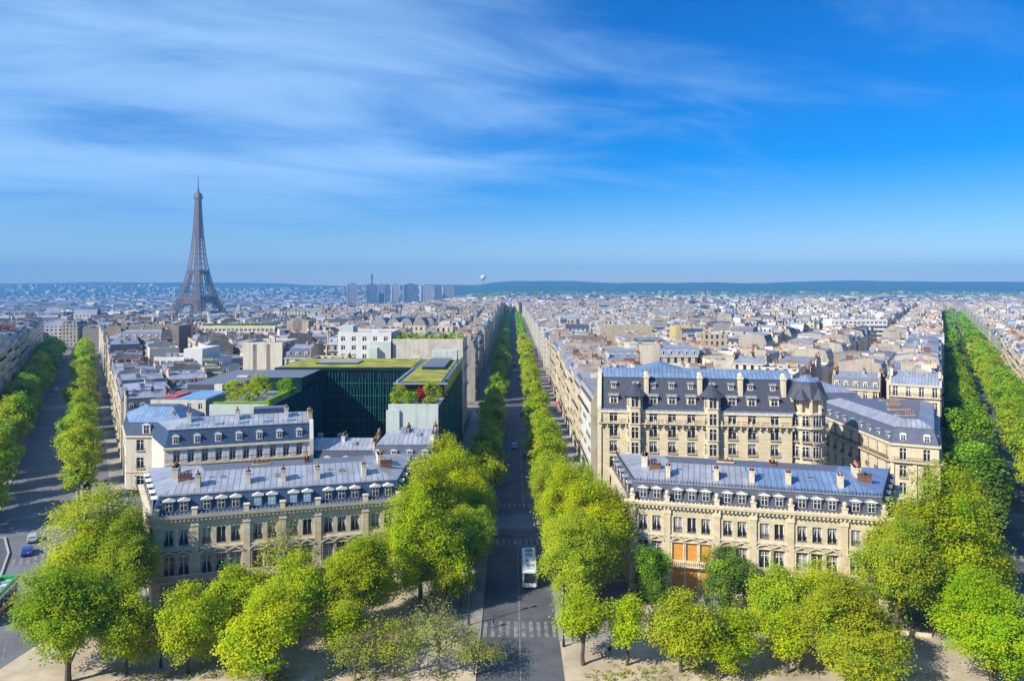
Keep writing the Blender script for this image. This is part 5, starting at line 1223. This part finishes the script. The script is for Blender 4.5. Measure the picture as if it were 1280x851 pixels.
THIN = [tree_mesh(350+i, 9, 4.4, 2.2, 2600, .24, LEAF_PALE, .6, lobes=8, sparse=True) for i in range(2)]
AVE = [tree_mesh(360+i, 13.5, 4.6, 3.2, 9000, .48, [LEAF, LEAF_MID], .55, 170, lobes=8) for i in range(3)]+[tree_mesh(366+i, 13.5, 4.6, 3.2, 9000, .48, [LEAF_MID, LEAF], .55, 170, lobes=8) for i in range(2)]+[tree_mesh(369, 13.5, 4.6, 3.2, 6500, .6, LEAF_DARK, .62)]
FARA = [tree_mesh(380+i, 13.5, 4.8, 3.0, 1700, 1.15, m_, .8, lobes=6) for i, m_ in enumerate((LEAF, LEAF_MID, LEAF_DARK))]
G1 = 'trees on the round place'
# (kind, x, y, scale, height scale, label)
for kd, x, y, s, sz, lab, nm in (
  (BIG[0], -61.5, 110, 1.16, 1.12, 'tallest yellow-green tree at the left, beside the beige mansion', 'plane_tree'),
  (BIG[3], -56.2, 93.2, 1.0, .84, 'deep green broad tree at the bottom left corner', 'plane_tree'),
  (MED[1], -49.8, 95, 1.0, 1.08, 'light yellow-green tree right of the deep green corner tree', 'plane_tree'),
  (BIG[1], -56.6, 106.5, .82, .92, 'yellow-green tree against the left end of the beige mansion', 'plane_tree'),
  (MED[0], -42.0, 95.5, 1.0, 1.1, 'slim bright tree in front of the mansion\'s left windows', 'plane_tree'),
  (MED[2], -39.2, 103.5, 1.08, 1.05, 'yellow-green tree close to the mansion wall, left half', 'plane_tree'),
  (MED[1], -31.4, 93.6, 1.26, 1.12, 'broad yellow-green tree at the bottom, left of centre', 'plane_tree'),
  (MED[0], -30.2, 104.5, 1.1, 1.18, 'bright tree before the middle of the beige mansion', 'plane_tree'),
  (THIN[0], -34.5, 111.8, 1.0, 1.55, 'tall thinly leaved tree with bare twigs against the mansion', 'sparse_tree'),
  (BIG[2], -22.0, 107, .84, .8, 'full yellow-green tree before the right end of the beige mansion', 'plane_tree'),
  (YOUNG[0], -22.2, 96.5, 1.2, 1.05, 'small leafy tree below the full tree, left of the road', 'young_tree'),
  (BIG[0], -14.6, 117, 1.0, 1.02, 'large bright tree at the right corner of the beige mansion', 'plane_tree'),
  (BIG[1], -13.6, 128, 1.02, 1.1, 'large bright tree beside the side wall of the beige mansion', 'plane_tree'),
  (BIG[2], -10.5, 139, .95, 1.06, 'tall tree left of the road, just before the side street', 'plane_tree'),
  (BIG[0], -12.5, 148.5, .92, 1.12, 'topmost bright tree in front of the zinc hipped house', 'plane_tree'),
  (BIG[1], -6.6, 137, .62, .82, 'rounded tree overhanging the left edge of the road', 'plane_tree'),
  (BIG[4], -7.6, 124.5, .72, .7, 'shaded green tree at the left edge of the road', 'plane_tree'),
  (YOUNG[1], -8.0, 114.5, .9, 1.0, 'thin young tree beside the left kerb, nearest the crossing', 'young_tree'),
  (YOUNG[0], -10.3, 113, .8, .85, 'thin young tree a step left of the kerbside one', 'young_tree'),
  (THIN[1], -15.2, 94.5, 1.0, .9, 'half-bare pale tree at the bottom, furthest left of three', 'sparse_tree'),
  (THIN[0], -9.4, 95, 1.0, 1.0, 'half-bare pale tree with a green top at the bottom middle', 'sparse_tree'),
  (THIN[1], -4.9, 95, .8, .68, 'low bare brown-twigged tree beside the road at the bottom', 'sparse_tree'),
  (THIN[0], -20.0, 93.6, .8, .7, 'small half-bare tree at the bottom edge, left of the three pale trees', 'sparse_tree'),
  (YOUNG[1], 26.2, 93.8, .95, .72, 'low leafy young tree at the very bottom before the boarded bays', 'young_tree'),
  (BIG[2], 9.0, 141, .86, 1.0, 'bright tree right of the road, the furthest of the dense clump', 'plane_tree'),
  (BIG[0], 13.2, 132.5, .95, 1.02, 'tall bright tree against the left corner of the cream mansion', 'plane_tree'),
  (BIG[1], 10.2, 128, .86, 1.0, 'bright tree right of the road beside the white bus', 'plane_tree'),
  (BIG[2], 13.8, 121, .98, 1.0, 'broad tree before the left side of the cream mansion', 'plane_tree'),
  (BIG[0], 10.4, 113.5, .9, .86, 'full bright tree overhanging the right edge of the road', 'plane_tree'),
  (YOUNG[0], 9.4, 97.5, 1.35, 1.12, 'small bright tree at the bottom, right of the road', 'young_tree'),
  (YOUNG[1], 15.2, 97.5, 1.2, 1.02, 'small bright tree, second right of the road at the bottom', 'young_tree'),
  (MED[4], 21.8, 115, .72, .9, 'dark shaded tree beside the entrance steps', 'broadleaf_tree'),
  (MED[0], 22.0, 95.8, 1.12, 1.0, 'yellow-green tree in front of the orange boarded bays', 'plane_tree'),
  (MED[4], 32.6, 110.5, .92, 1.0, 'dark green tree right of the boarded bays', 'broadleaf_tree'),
  (YOUNG[0], 29.2, 96, 1.3, .95, 'small tree in the sunlit sand left of the broad bottom tree', 'young_tree'),
  (MED[2], 37.0, 102, 1.02, 1.1, 'rounded yellow-green tree before the cream mansion\'s middle', 'plane_tree'),
  (YOUNG[1], 35.6, 95.5, 1.25, .9, 'slender leafy tree at the bottom, left of the broad round one', 'young_tree'),
  (MED[1], 43.2, 102, 1.1, 1.12, 'yellow-green tree before the right windows of the cream mansion', 'plane_tree'),
  (BIG[1], 43.0, 93, .94, .72, 'broad round yellow-green tree at the bottom right of centre', 'plane_tree'),
  (BIG[0], 62.8, 108.5, 1.22, 1.3, 'huge yellow-green tree hiding the right end of the cream mansion', 'plane_tree'),
  (BIG[2], 54.2, 103.5, .9, 1.0, 'yellow-green tree joined to the left of the huge right-hand tree', 'plane_tree'),
  (BIG[1], 69.5, 113, .95, .98, 'tree at the right flank of the huge tree, by the crossing', 'plane_tree'),
  (BIG[3], 59.4, 91, 1.0, .78, 'vivid green broad tree in the bottom right corner', 'plane_tree')):
    tree(kd, x, y, lab, G1, s, name=nm, sz=sz*(1.08 if nm == 'plane_tree' else 1), wide=1.16 if nm == 'plane_tree' else 1.15)
FARP = []
def row(words, org, d, h, s0, s1, step, kinds_, far, smax, jit=.8, sc=(.85, 1.05), skip=(), ind=620):
    """trees one by one as far as they can be told apart; the rest of the row joins the far mass"""
    s = s0; k = 0; rt = Vector((d.y, -d.x, 0)); r = random.Random(int(s0*7+h*3))
    while s < s1:
        p = org+d*(s+r.uniform(-jit, jit))+rt*(h+r.uniform(-.4, .4)); q = r.uniform(*sc)
        if not any(a < s < b for a, b in skip):
            if s < ind: tree(r.choice(kinds_) if s < smax else r.choice(far), p.x, p.y, f'plane tree, {ORD[min(k, 39)]} in the {words}', 'trees along the avenues', q, r.uniform(0, 6.28), sz=q*r.uniform(.92, 1.08)); k += 1
            else: FARP.append((p.x, p.y, q, far))
        s += step*r.uniform(.9, 1.12)
A_, B_ = AVE[:4], FARA[:2]
row('left-hand row of the central avenue', AX_C, D_C, -7.7, 169, 1250, 13.5, AVE[:5], B_, 420, skip=((296, 318),), sc=(.82, 1.06))
row('right-hand row of the central avenue', AX_C, D_C, 7.8, 168, 1250, 13, AVE[:3], FARA[:1], 420, skip=((296, 318),), sc=(.84, 1.06))
row('right-hand row of the left avenue', AX_L, D_L, 8.0, 206, 640, 16.5, AVE[:4], B_, 420, sc=(.9, 1.25))
row('left-hand row of the left avenue', AX_L, D_L, -10.5, 190, 640, 12.5, AVE[:5], B_, 420, sc=(1.0, 1.3))
row('left-hand row of the right avenue', AX_R, D_R, -8.0, 162, 1240, 11.5, AVE[3:], FARA[1:], 460, sc=(1.05, 1.4))  # darker leaf kinds put this row's shade into its colour
row('right-hand row of the right avenue', AX_R, D_R, 7.6, 174, 1240, 11.5, AVE[2:5], B_, 460, sc=(1.05, 1.4))
row('outer left row of the left avenue', AX_L, D_L, -16, 200, 420, 13, AVE[:5], B_, 420, sc=(.8, 1.0))
def far_trees():
    """the far ends of the avenues and the park trees of the valley, read as masses"""
    rs = random.Random(3); pts = list(FARP)
    for _ in range(520):
        y = rs.uniform(900, 4400); x = rs.uniform(-.72, .3)*y if _ % 2 else rs.uniform(-.7, .7)*y; pts.append((x, y, rs.uniform(.8, 1.6), B_))
    for _ in range(500):
        y = rs.uniform(3000, 5200); x = rs.uniform(-.2, .72)*y; pts.append((x, y, rs.uniform(1.2, 2.6), B_))
    V = []; F = 0; npr = np.random.RandomState(4)
    for x, y, q, _ in pts:
        n = 130; t = npr.uniform(0, 6.283, n); u = npr.uniform(-.8, 1, n); rr_ = npr.uniform(.6, 1, n)**.5; c = np.sqrt(1-u*u)*4.4*q*rr_
        p = np.stack([x+c*np.cos(t), y+c*np.sin(t), zt(x, y)+(8.2+5*u*rr_)*q], 1); nn = npr.normal(0, 1, (n, 3)); nn[:, 2] = abs(nn[:, 2])+.3; nn /= np.linalg.norm(nn, axis=1)[:, None]
        a = np.cross(nn, npr.normal(0, 1, (n, 3))); a /= np.linalg.norm(a, axis=1)[:, None]; b = np.cross(nn, a); s = 1.1*q
        V.append(np.stack([p-a*s, p-b*s*.8, p+a*s, p+b*s*.8], 1).reshape(-1, 3))
    V = np.concatenate(V); n = len(V)//4; me = bpy.data.meshes.new('far_trees'); me.vertices.add(n*4); me.vertices.foreach_set('co', V.astype(np.float32).ravel()); me.loops.add(n*4); me.loops.foreach_set('vertex_index', np.arange(n*4, dtype=np.int32)); me.polygons.add(n)
    me.polygons.foreach_set('loop_start', np.arange(0, n*4, 4, dtype=np.int32)); me.polygons.foreach_set('loop_total', np.full(n, 4, dtype=np.int32)); me.materials.append(LEAF_MID); me.update(calc_edges=True)
    tag(put('far_trees', me), 'far off green tree masses along the avenues and beyond the town', 'trees', kind='stuff')
far_trees()
# ------------------------------------------------------------------ vehicles
TYRE = mat('tyre', (.015,.015,.016), .9, .1, 2); RIM = mat('rim', (.35,.35,.37), .4, .1, 2, metal=.6)
LAMP = mat('headlight', (.7,.7,.7), .2, .05, 2); TAIL = mat('tail_light', (.35,.01,.01), .3, .05, 2)
def paint(n, c): return mat(n, c, .25, .04, 1.0, spec=.6)
CARP = {'black': paint('black_car_paint', (.012,.012,.015)), 'blue': paint('blue_car_paint', (.02,.07,.30)), 'white': paint('white_car_paint', (.66,.67,.68)), 'grey': paint('grey_car_paint', (.13,.14,.15)), 'silver': paint('silver_car_paint', (.38,.39,.41)), 'red': paint('red_car_paint', (.38,.02,.02))}
def wheel_mesh(r, w):
    m = MB(); m.M = Matrix.Rotation(math.pi/2, 4, 'Y'); m.cyl(0, 0, -w/2, w/2, r, n=14, mi=0); m.cyl(0, 0, w/2, w/2+.01, r*.6, n=10, mi=1); m.cyl(0, 0, -w/2-.01, -w/2, r*.6, n=10, mi=1); return m.mesh('wheel', [TYRE, RIM])
WH = wheel_mesh(.33, .22); WHB = wheel_mesh(.5, .3)
def loft(mb, secs, mi=0):
    n = len(secs[0]); rings = [[mb.pt(p) for p in s] for s in secs]
    for a, b in zip(rings, rings[1:]):
        for k in range(n): mb.f.append([a[k], a[(k+1)%n], b[(k+1)%n], b[k]]); mb.m.append(mi)
    mb.f.append(rings[0][::-1]); mb.m.append(mi); mb.f.append(rings[-1]); mb.m.append(mi)
def car(x, y, rz, col, label, group='cars on the avenues', van=False, L=4.3, z=.02):
    root = thing('van' if van else 'car', (x, y, z), rz, label, 'van' if van else 'car', group); W = .9; b = MB()
    def sec(yy, zb, zt_, w, wt): return [(-w, yy, zb), (w, yy, zb), (w, yy, zb+(zt_-zb)*.6), (wt, yy, zt_), (-wt, yy, zt_), (-w, yy, zb+(zt_-zb)*.6)]
    h = L/2; t = 1.15 if van else .86
    loft(b, [sec(-h, .35, .62, W*.8, W*.7), sec(-h+.15, .25, .78, W*.97, W*.82), sec(-h+1.2, .22, .9, W, W*.92), sec(h-1.0, .22, .95, W, W*.93), sec(h-.12, .28, .9, W*.97, W*.85), sec(h, .4, .7, W*.85, W*.75)])
    top = 1.95 if van else 1.46; c0 = -h+(.75 if van else 1.15); c1 = h-(.12 if van else .45)
    loft(b, [sec(c0, .86, .92, W*.88, W*.86), sec(c0+.75, .86, top, W*.9, W*.70), sec(c1-.6, .86, top-.02, W*.9, W*.7), sec(c1, .86, .96, W*.88, W*.84)])
    b.build('body', CARP[col], root)
    g = MB()      # glass set a little proud of the cabin
    e = .012
    g.poly([(-W*.78, c0+.1-e, 1.0), (W*.78, c0+.1-e, 1.0), (W*.66, c0+.68-e, top-.08), (-W*.66, c0+.68-e, top-.08)]); g.build('windshield', GLASS, root)
    g = MB(); g.poly([(W*.76, c1-.06+e, 1.02), (-W*.76, c1-.06+e, 1.02), (-W*.66, c1-.55+e, top-.1), (W*.66, c1-.55+e, top-.1)]); g.build('rear_window', GLASS, root)
    for s in (-1, 1):
        g = MB(); q = [(s*(W*.905+e), c0+.45, 1.0), (s*(W*.905+e), c1-.35, 1.0), (s*(W*.74+e), c1-.72, top-.1), (s*(W*.74+e), c0+.8, top-.1)]; g.poly(q if s > 0 else q[::-1]); g.build('side_window', GLASS, root)
        l = MB(); l.box(s*.62-.16, s*.62+.16, -h+.02, -h+.1, .6, .74); l.build('headlight', LAMP, root)
        l = MB(); l.box(s*.66-.14, s*.66+.14, h-.08, h-.0, .68, .82); l.build('tail_light', TAIL, root)
        for yy in (-h+.8, h-.85): put('wheel', WH, root, (s*(W-.1), yy, .33))
    return root
# local -y is the front of a car
def on(org, d, s, hh, flip=False):
    p = org+d*s+Vector((d.y, -d.x, 0))*hh; a = math.atan2(d.y, d.x)-math.pi/2; return p.x, p.y, a+(0 if flip else math.pi)
for s, hh, fl, col, lab, van in ((230, -.3, True, 'grey', 'dark grey car driving towards us in the central avenue, left of the other', False), (217, 3.2, False, 'black', 'black car in the right lane of the central avenue', False), (288, 3.0, False, 'black', 'black van near the side street in the central avenue', True),
        (470, .5, False, 'black', 'dark van far along the central avenue', True), (520, .8, False, 'silver', 'silver car farthest along the central avenue, ahead of the dark van', False), (405, 3.0, False, 'grey', 'grey car between the vans in the right lane of the central avenue', False)):
    x, y, a = on(AX_C, D_C, s, hh, fl); car(x, y, a, col, lab, van=van)
for s, hh, fl, col, lab, van in ((170.5, -.2, False, 'blue', 'blue car by the traffic island on the left avenue', False), (178.5, .3, False, 'silver', 'silver-roofed car just ahead of the blue one on the left avenue', False), (196, -8.2, True, 'black', 'black car at the left kerb under the trees of the left avenue', False), (425, -3.4, True, 'white', 'white van far along the left avenue', True), (182, 15.0, True, 'black', 'black car parked at the street corner beside the pale corner house', False), (189, 12.4, True, 'grey', 'grey car parked beside the black one by the pale corner house', False)):
    x, y, a = on(AX_L, D_L, s, hh, fl); car(x, y, a, col, lab, van=van)
for k, (s, hh, col) in enumerate(((262, 12.6, 'black'), (283, 12.8, 'grey'), (275, 11.2, 'black'), (322, 12.6, 'silver'), (336, 12.6, 'black'), (366, 12.4, 'white'), (395, 12.6, 'red'))):
    x, y, a = on(AX_L, D_L, s, hh, True); car(x, y, a, col, f"{col} car, {ORD[k]} in the parked line along the left avenue's side road", 'cars parked beside the left avenue')
for s, hh, fl, col, lab, van in ((248, 2.2, True, 'white', 'white car in the shaded roadway of the right avenue', False), (402, -1.0, False, 'white', 'white van far up the right avenue at the lit crossing', True), (214, 7.2, False, 'grey', 'grey car at the right kerb of the right avenue', False)):
    x, y, a = on(AX_R, D_R, s, hh, fl); car(x, y, a, col, lab, van=van)
BUSW = paint('white_bus_paint', (.60,.63,.64)); BUSG = paint('green_bus_paint', (.03,.30,.06)); BUSO = paint('orange_bus_paint', (.5,.16,.02)); BUSGREY = paint('bus_roof_grey', (.26,.29,.30))
def bus(x, y, rz, label, skirt, L=11.5, topm=None, rim=None):
    root = thing('bus', (x, y, .02), rz, label, 'bus'); W = 1.26; H = 3.15; b = MB()
    P = [(-W, -L/2+.3), (-W+.3, -L/2), (W-.3, -L/2), (W, -L/2+.3), (W, L/2-.15), (W-.15, L/2), (-W+.15, L/2), (-W, L/2-.15)]
    b.frustum(P, .35, P, H-.25, 0, 0, False); b.frustum(P, H-.25, inset(P, .16), H, 0, 2); b.frustum(inset(P, -.012), .36, inset(P, -.012), .95, 1, 1, False); b.build('body', [BUSW, skirt, topm or BUSW], root)
    for s in (-1, 1):
        g = MB(); q = [(s*(W+.015), -L/2+.9, 1.25), (s*(W+.015), L/2-.6, 1.25), (s*(W+.015), L/2-.6, 2.55), (s*(W+.015), -L/2+.9, 2.55)]; g.poly(q if s > 0 else q[::-1], 0)
        y0 = -L/2+2.2
        while y0 < L/2-1: a, c = sorted((s*(W+.016), s*(W+.03))); g.box(a, c, y0-.05, y0+.05, 1.25, 2.55, 1); y0 += 1.5
        g.build('side_window', [GLASS, BUSW], root)
        for yy in (-L/2+2.4, L/2-2.8): put('wheel', WHB, root, (s*(W-.16), yy, .5))
        l = MB(); l.box(s*.9-.2, s*.9+.2, -L/2-.03, -L/2+.05, .6, .8); l.build('headlight', LAMP, root)
    for e, nm in ((-1, 'windshield'), (1, 'rear_window')):
        g = MB(); q = [(-W+.32, e*(L/2+.015), 1.1), (W-.32, e*(L/2+.015), 1.1), (W-.32, e*(L/2+.015), 2.7), (-W+.32, e*(L/2+.015), 2.7)]; g.poly(q if e < 0 else q[::-1], 0); g.build(nm, GLASS, root)
    for yy, l, hh in ((-L*.3, .6, .22), (-L*.08, 1.1, .3), (L*.16, .6, .22), (L*.36, 1.2, .34)): r = MB(); r.box(-.6, .6, yy-l/2, yy+l/2, H+.01, H+hh, 0); r.build('roof_vent', BUSGREY, root)
    if rim:
        r = MB()
        for q in ((-W-.04, -W+.3, -L/2, L/2), (W-.3, W+.04, -L/2, L/2), (-W+.3, W-.3, -L/2, -L/2+1.0), (-W+.3, W-.3, L/2-.4, L/2)): r.box(*q, H+.005, H+.5, 0)
        r.build('roof_rim', rim, root)
    return root
bus(2.95, 127.6, 0, 'white bus with roof vents half hidden by trees on the central road', BUSW, 11.0)
x, y, a = on(AX_L, D_L, 120, -6.8, True); bus(-79.6, 113.5, math.radians(196), 'white bus with a green roof rim at the left edge', BUSO, 12, None, BUSG)

# ------------------------------------------------------------------ street furniture and people
def street_lamp(x, y, label, h=8.5, z=.13):
    root = thing('street_lamp', (x, y, z), R.uniform(0, 6.28), label, 'street lamp', 'dark street lamps'); p = MB(); p.cyl(0, 0, 0, .9, .22, .16, 8, 0); p.cyl(0, 0, .9, h, .1, .06, 8, 0); p.bar((-.8, 0, h-.3), (.8, 0, h-.3), .07); p.build('post', IRON, root)
    for s in (-1, 1):
        l = MB(); l.cyl(s*.8, 0, h-.95, h-.4, .14, .3, 8, 0); l.cyl(s*.8, 0, h-.4, h-.15, .34, .06, 8, 1); l.build('lantern', [GLASS_CURTAIN, IRON], root)
for i, (x, y, lab) in enumerate(((-46.2, 96.8, 'dark street lamp at the bottom left between two trees'), (3.6+3.6, 102.5, 'dark street lamp at the right kerb of the central road near the crossing'), (-6.4, 109, 'dark street lamp at the left kerb beside the thin young trees'), (26.8, 98.5, 'dark street lamp on the sunny sand right of the road'), (86.0, 139.0, 'dark street lamp beside the crossing of the right avenue'))): street_lamp(x, y, lab)
def kiosk():
    root = thing('advertising_column', (-99.5, 172.5, .13), 0, 'dark green advertising column at the corner of the left avenue', 'kiosk'); b = MB(); b.cyl(0, 0, 0, .5, .85, .8, 12, 0); b.cyl(0, 0, .5, 3.4, .7, .7, 12, 0); b.cyl(0, 0, 3.4, 3.7, .95, .95, 12, 0); b.build('column', DARK_GLASS, root); b = MB(); b.cyl(0, 0, 3.7, 4.5, .95, .3, 12, 0); b.cyl(0, 0, 4.5, 5.1, .1, .05, 6, 0); b.build('cap', IRON, root)
    b = MB()
    for k in range(3): a = k*2.09-1.7; b.M = Matrix.Rotation(a, 4, 'Z'); b.box(-.45, .45, -.8, -.71, .9, 3.0, 0); b.M = None
    b.build('poster_panel', PALE_BLUE, root)
kiosk()
SKIN = mat('skin', (.45,.28,.2), .6, .05, 2); CLOTH = {k: mat(k+'_cloth', c, .9, .1, 2) for k, c in (('black', (.015,.015,.018)), ('navy', (.02,.03,.07)), ('white', (.6,.6,.58)), ('red', (.4,.02,.03)), ('beige', (.35,.28,.2)), ('grey', (.12,.12,.13)))}
HAIR = mat('dark_hair', (.03,.02,.015), .8, .1, 2)
def person(x, y, rz, topc, legc, label, walk=.2, z=.13, hat=False):
    """one skinned figure: pelvis first, legs in stride, arms hanging slightly bent"""
    V = [(0,0,.95), (0,0,1.2), (0,-.02,1.42), (0,-.02,1.53), (0,-.05,1.66), (0,-.04,1.76)]; E = [(0,1), (1,2), (2,3), (3,4), (4,5)]; Rd = [.15, .14, .16, .06, .105, .06]
    for s in (-1, 1):
        w = walk*s; i = len(V); V += [(s*.1, -w*.1, .86), (s*.1, -w*.75-.03, .5), (s*.1, -w, .08), (s*.1, -w-.16, .035)]; E += [(0, i), (i, i+1), (i+1, i+2), (i+2, i+3)]; Rd += [.095, .065, .045, .035]
        i = len(V); V += [(s*.2, -.01, 1.4), (s*.25, w*.3, 1.12), (s*.23, w*.7-.1, .9), (s*.22, w*.8-.14, .8)]; E += [(2, i), (i, i+1), (i+1, i+2), (i+2, i+3)]; Rd += [.07, .05, .038, .034]
    me = bpy.data.meshes.new('person'); me.from_pydata(V, E, []); o = bpy.data.objects.new('person', me); COL.objects.link(o)
    md = o.modifiers.new('skin', 'SKIN'); md.use_smooth_shade = True
    for k, r in enumerate(Rd): me.skin_vertices[0].data[k].radius = (r, r*(.75 if k in (0, 1, 2) else 1))
    me.skin_vertices[0].data[0].use_root = True; o.modifiers.new('sub', 'SUBSURF').levels = 1
    dg = bpy.context.evaluated_depsgraph_get(); nm = bpy.data.meshes.new_from_object(o.evaluated_get(dg)); bpy.data.objects.remove(o); bpy.data.meshes.remove(me); nm.name = 'person'
    nm.materials.clear()
    for m in (SKIN, CLOTH[topc], CLOTH[legc], HAIR): nm.materials.append(m)
    for p in nm.polygons:
        c = p.center; p.material_index = 3 if (c.z > 1.7 or (c.z > 1.6 and c.y > -.02)) else 0 if c.z > 1.5 or (abs(c.x) > .17 and c.z < .88 and c.z > .6) else 3 if c.z < .1 else 2 if c.z < .93 and abs(c.x) < .18 else 1
    f = MB()
    o = put('person', nm, None, (x, y, z), rz); tag(o, label, 'person')
    h = MB(); h.sphere((0, -.02, 1.735), .125, 10, 6, 0, .8); h.build('hair', HAIR, o, True)
    fc = MB(); fc.box(-.015, .015, -.175, -.13, 1.63, 1.67, 0); fc.build('nose', SKIN, o)
    return o
person(-16.2, 105.6, .4, 'black', 'black', 'person in black walking on the pavement left of the central road', .22)
person(-9.4, 118.6, 2.2, 'grey', 'navy', 'person in a grey top under the trees at the left kerb', .12)
person(91.2, 141.0, 1.2, 'white', 'black', 'person in a white top crossing the right avenue', .25, .02)
person(89.6, 140.4, 1.3, 'red', 'navy', 'person in a red coat crossing the right avenue', .2, .02)
person(15.2, 232, 2.9, 'navy', 'black', 'person in navy on the right pavement of the central avenue', .2)
person(16.0, 234.5, .2, 'beige', 'black', 'person in beige on the right pavement of the central avenue', .2)
person(-15.0+1.2, 292, .2, 'red', 'black', 'person in red at the far left corner of the central avenue', .2)
for x, y, rz, t, l, lab in ((-12.6, 100.4, 1.0, 'beige', 'grey', 'person in a beige coat near the half-bare trees'), (-24.6, 103.2, 2.0, 'navy', 'black', 'person in navy walking before the beige mansion'), (12.4, 99.2, .3, 'white', 'navy', 'person in a white top on the sand right of the road'), (13.2, 99.5, .4, 'black', 'grey', 'person in a black jacket beside the one in white on the sand'),
        (31.8, 99.3, 1.9, 'grey', 'black', 'person in grey on the sunny sand before the cream mansion'), (-99.0, 181, 2.6, 'beige', 'navy', 'person in beige at the corner of the pale house'), (-2.8, 108.4, 1.5, 'navy', 'grey', 'person on the zebra crossing of the central road')): person(x, y, rz, t, l, lab, .2, .02 if abs(x) < 4 else .13)
def awning(x, y, rz, label, m, w=6):
    root = thing('awning', (x, y, .13), rz, label, 'awning', 'red awnings'); a = MB(); a.profile([(0, 3.4), (-2.0, 2.6), (-2.0, 2.35), (0, 3.3)], -w/2, w/2, 0); a.build('canopy', m, root)
    a = MB()
    for s in (-1, 1): a.bar((s*(w/2-.1), -.05, 2.4), (s*(w/2-.1), -1.95, 2.5), .05)
    a.build('arm', IRON, root)
awning(19.4, 300, -math.pi/2, 'red awning on the right side of the central avenue', RED_TARP, 8)
awning(19.4, 470, -math.pi/2, 'small distant red awning on the right side of the central avenue', RED_TARP, 8)
p = O_L+D_L*392; awning(p.x-.2, p.y-.1, math.atan2(-N_L.x, N_L.y), 'red awning on the right side of the left avenue', RED_TARP, 7)
def hedge_rail(x0, y0, x1, y1, label):
    M, L = frame_at((x0, y0), (x1, y1)); root = thing('iron_fence', (x0, y0, .12), math.atan2(M[1][0], M[0][0]), label, 'fence'); f = MB(); f.box(0, L, -.15, .15, 0, .5, 1); f.box(0, L, -.03, .03, 1.5, 1.56, 0); x = .1
    while x < L: f.box(x, x+.05, -.025, .025, .5, 1.75, 0); x += .28
    f.build('railing', [IRON, STONE_TRIM], root)
hedge_rail(-53, 106.5, -20.5, 116.2, 'low iron railing before the beige mansion'); hedge_rail(36.5, 111.5, 60, 105.3, 'low iron railing before the cream mansion, right of the steps')

def hedge(x0, y0, x1, y1, label, w=1.0, h=1.5, leaf=LEAF_DARK, seed=1):  # dark hedges added where only shade lies at the mansions' feet
    M, L = frame_at((x0, y0), (x1, y1)); root = thing('hedge', (x0, y0, .12), math.atan2(M[1][0], M[0][0]), label, 'hedge')
    put('foliage', leaf_mesh('foliage', seed, int(L*170), .26, lambda r: (r.uniform(0, L), r.uniform(-w, w)*.5, r.uniform(.15, 1)*h), leaf, .22), root); b = MB()
    for k in range(int(L/1.5)): b.tube([(k*1.5+.4, 0, 0), (k*1.5+.5, .05, h*.7)], [.05, .02], 4)
    b.build('stem', BARK, root)
hedge(-51, 108.6, -21, 117.2, 'dark hedge added as shade along the foot of the beige mansion', 1.6, 2.2); hedge(37, 112.6, 60, 106.7, 'dark hedge added as shade along the foot of the cream mansion, right of the steps', 1.6, 2.2, seed=2); hedge(19.6, 117.6, 22.5, 116.9, 'short dark hedge added as shade left of the entrance steps', 1.4, 1.9, seed=3)
def tufts():
    r = random.Random(8); C = [(r.uniform(9, 52), r.uniform(93.2, 96)) for _ in range(40)]+[(r.uniform(-48, -8), r.uniform(93.2, 95.6)) for _ in range(36)]
    tag(put('grass', leaf_mesh('grass', 9, 5200, .22, lambda q: (*[a+q.gauss(0, .7) for a in q.choice(C)], q.uniform(.13, .42)), LEAF_PALE, .16, 420)), 'sparse pale grass and weeds on the sandy ground', 'grass', kind='stuff')
tufts()

# ------------------------------------------------------------------ the air
hz = MB(); hz.box(-9100, 9100, -480, 9500, -90, 330, 0)
HM = bpy.data.materials.new('haze'); HM.use_nodes = True; nt = HM.node_tree; nt.nodes.remove(nt.nodes['Principled BSDF'])
pv = nt.nodes.new('ShaderNodeVolumePrincipled'); pv.inputs['Color'].default_value = (.16, .49, .97, 1); pv.inputs['Density'].default_value = 1.5e-4; pv.inputs['Anisotropy'].default_value = 0.0
nt.links.new(pv.outputs[0], nt.nodes['Material Output'].inputs['Volume'])
tag(hz.build('haze', HM), 'thin blue morning haze over the whole town', 'haze', kind='stuff')
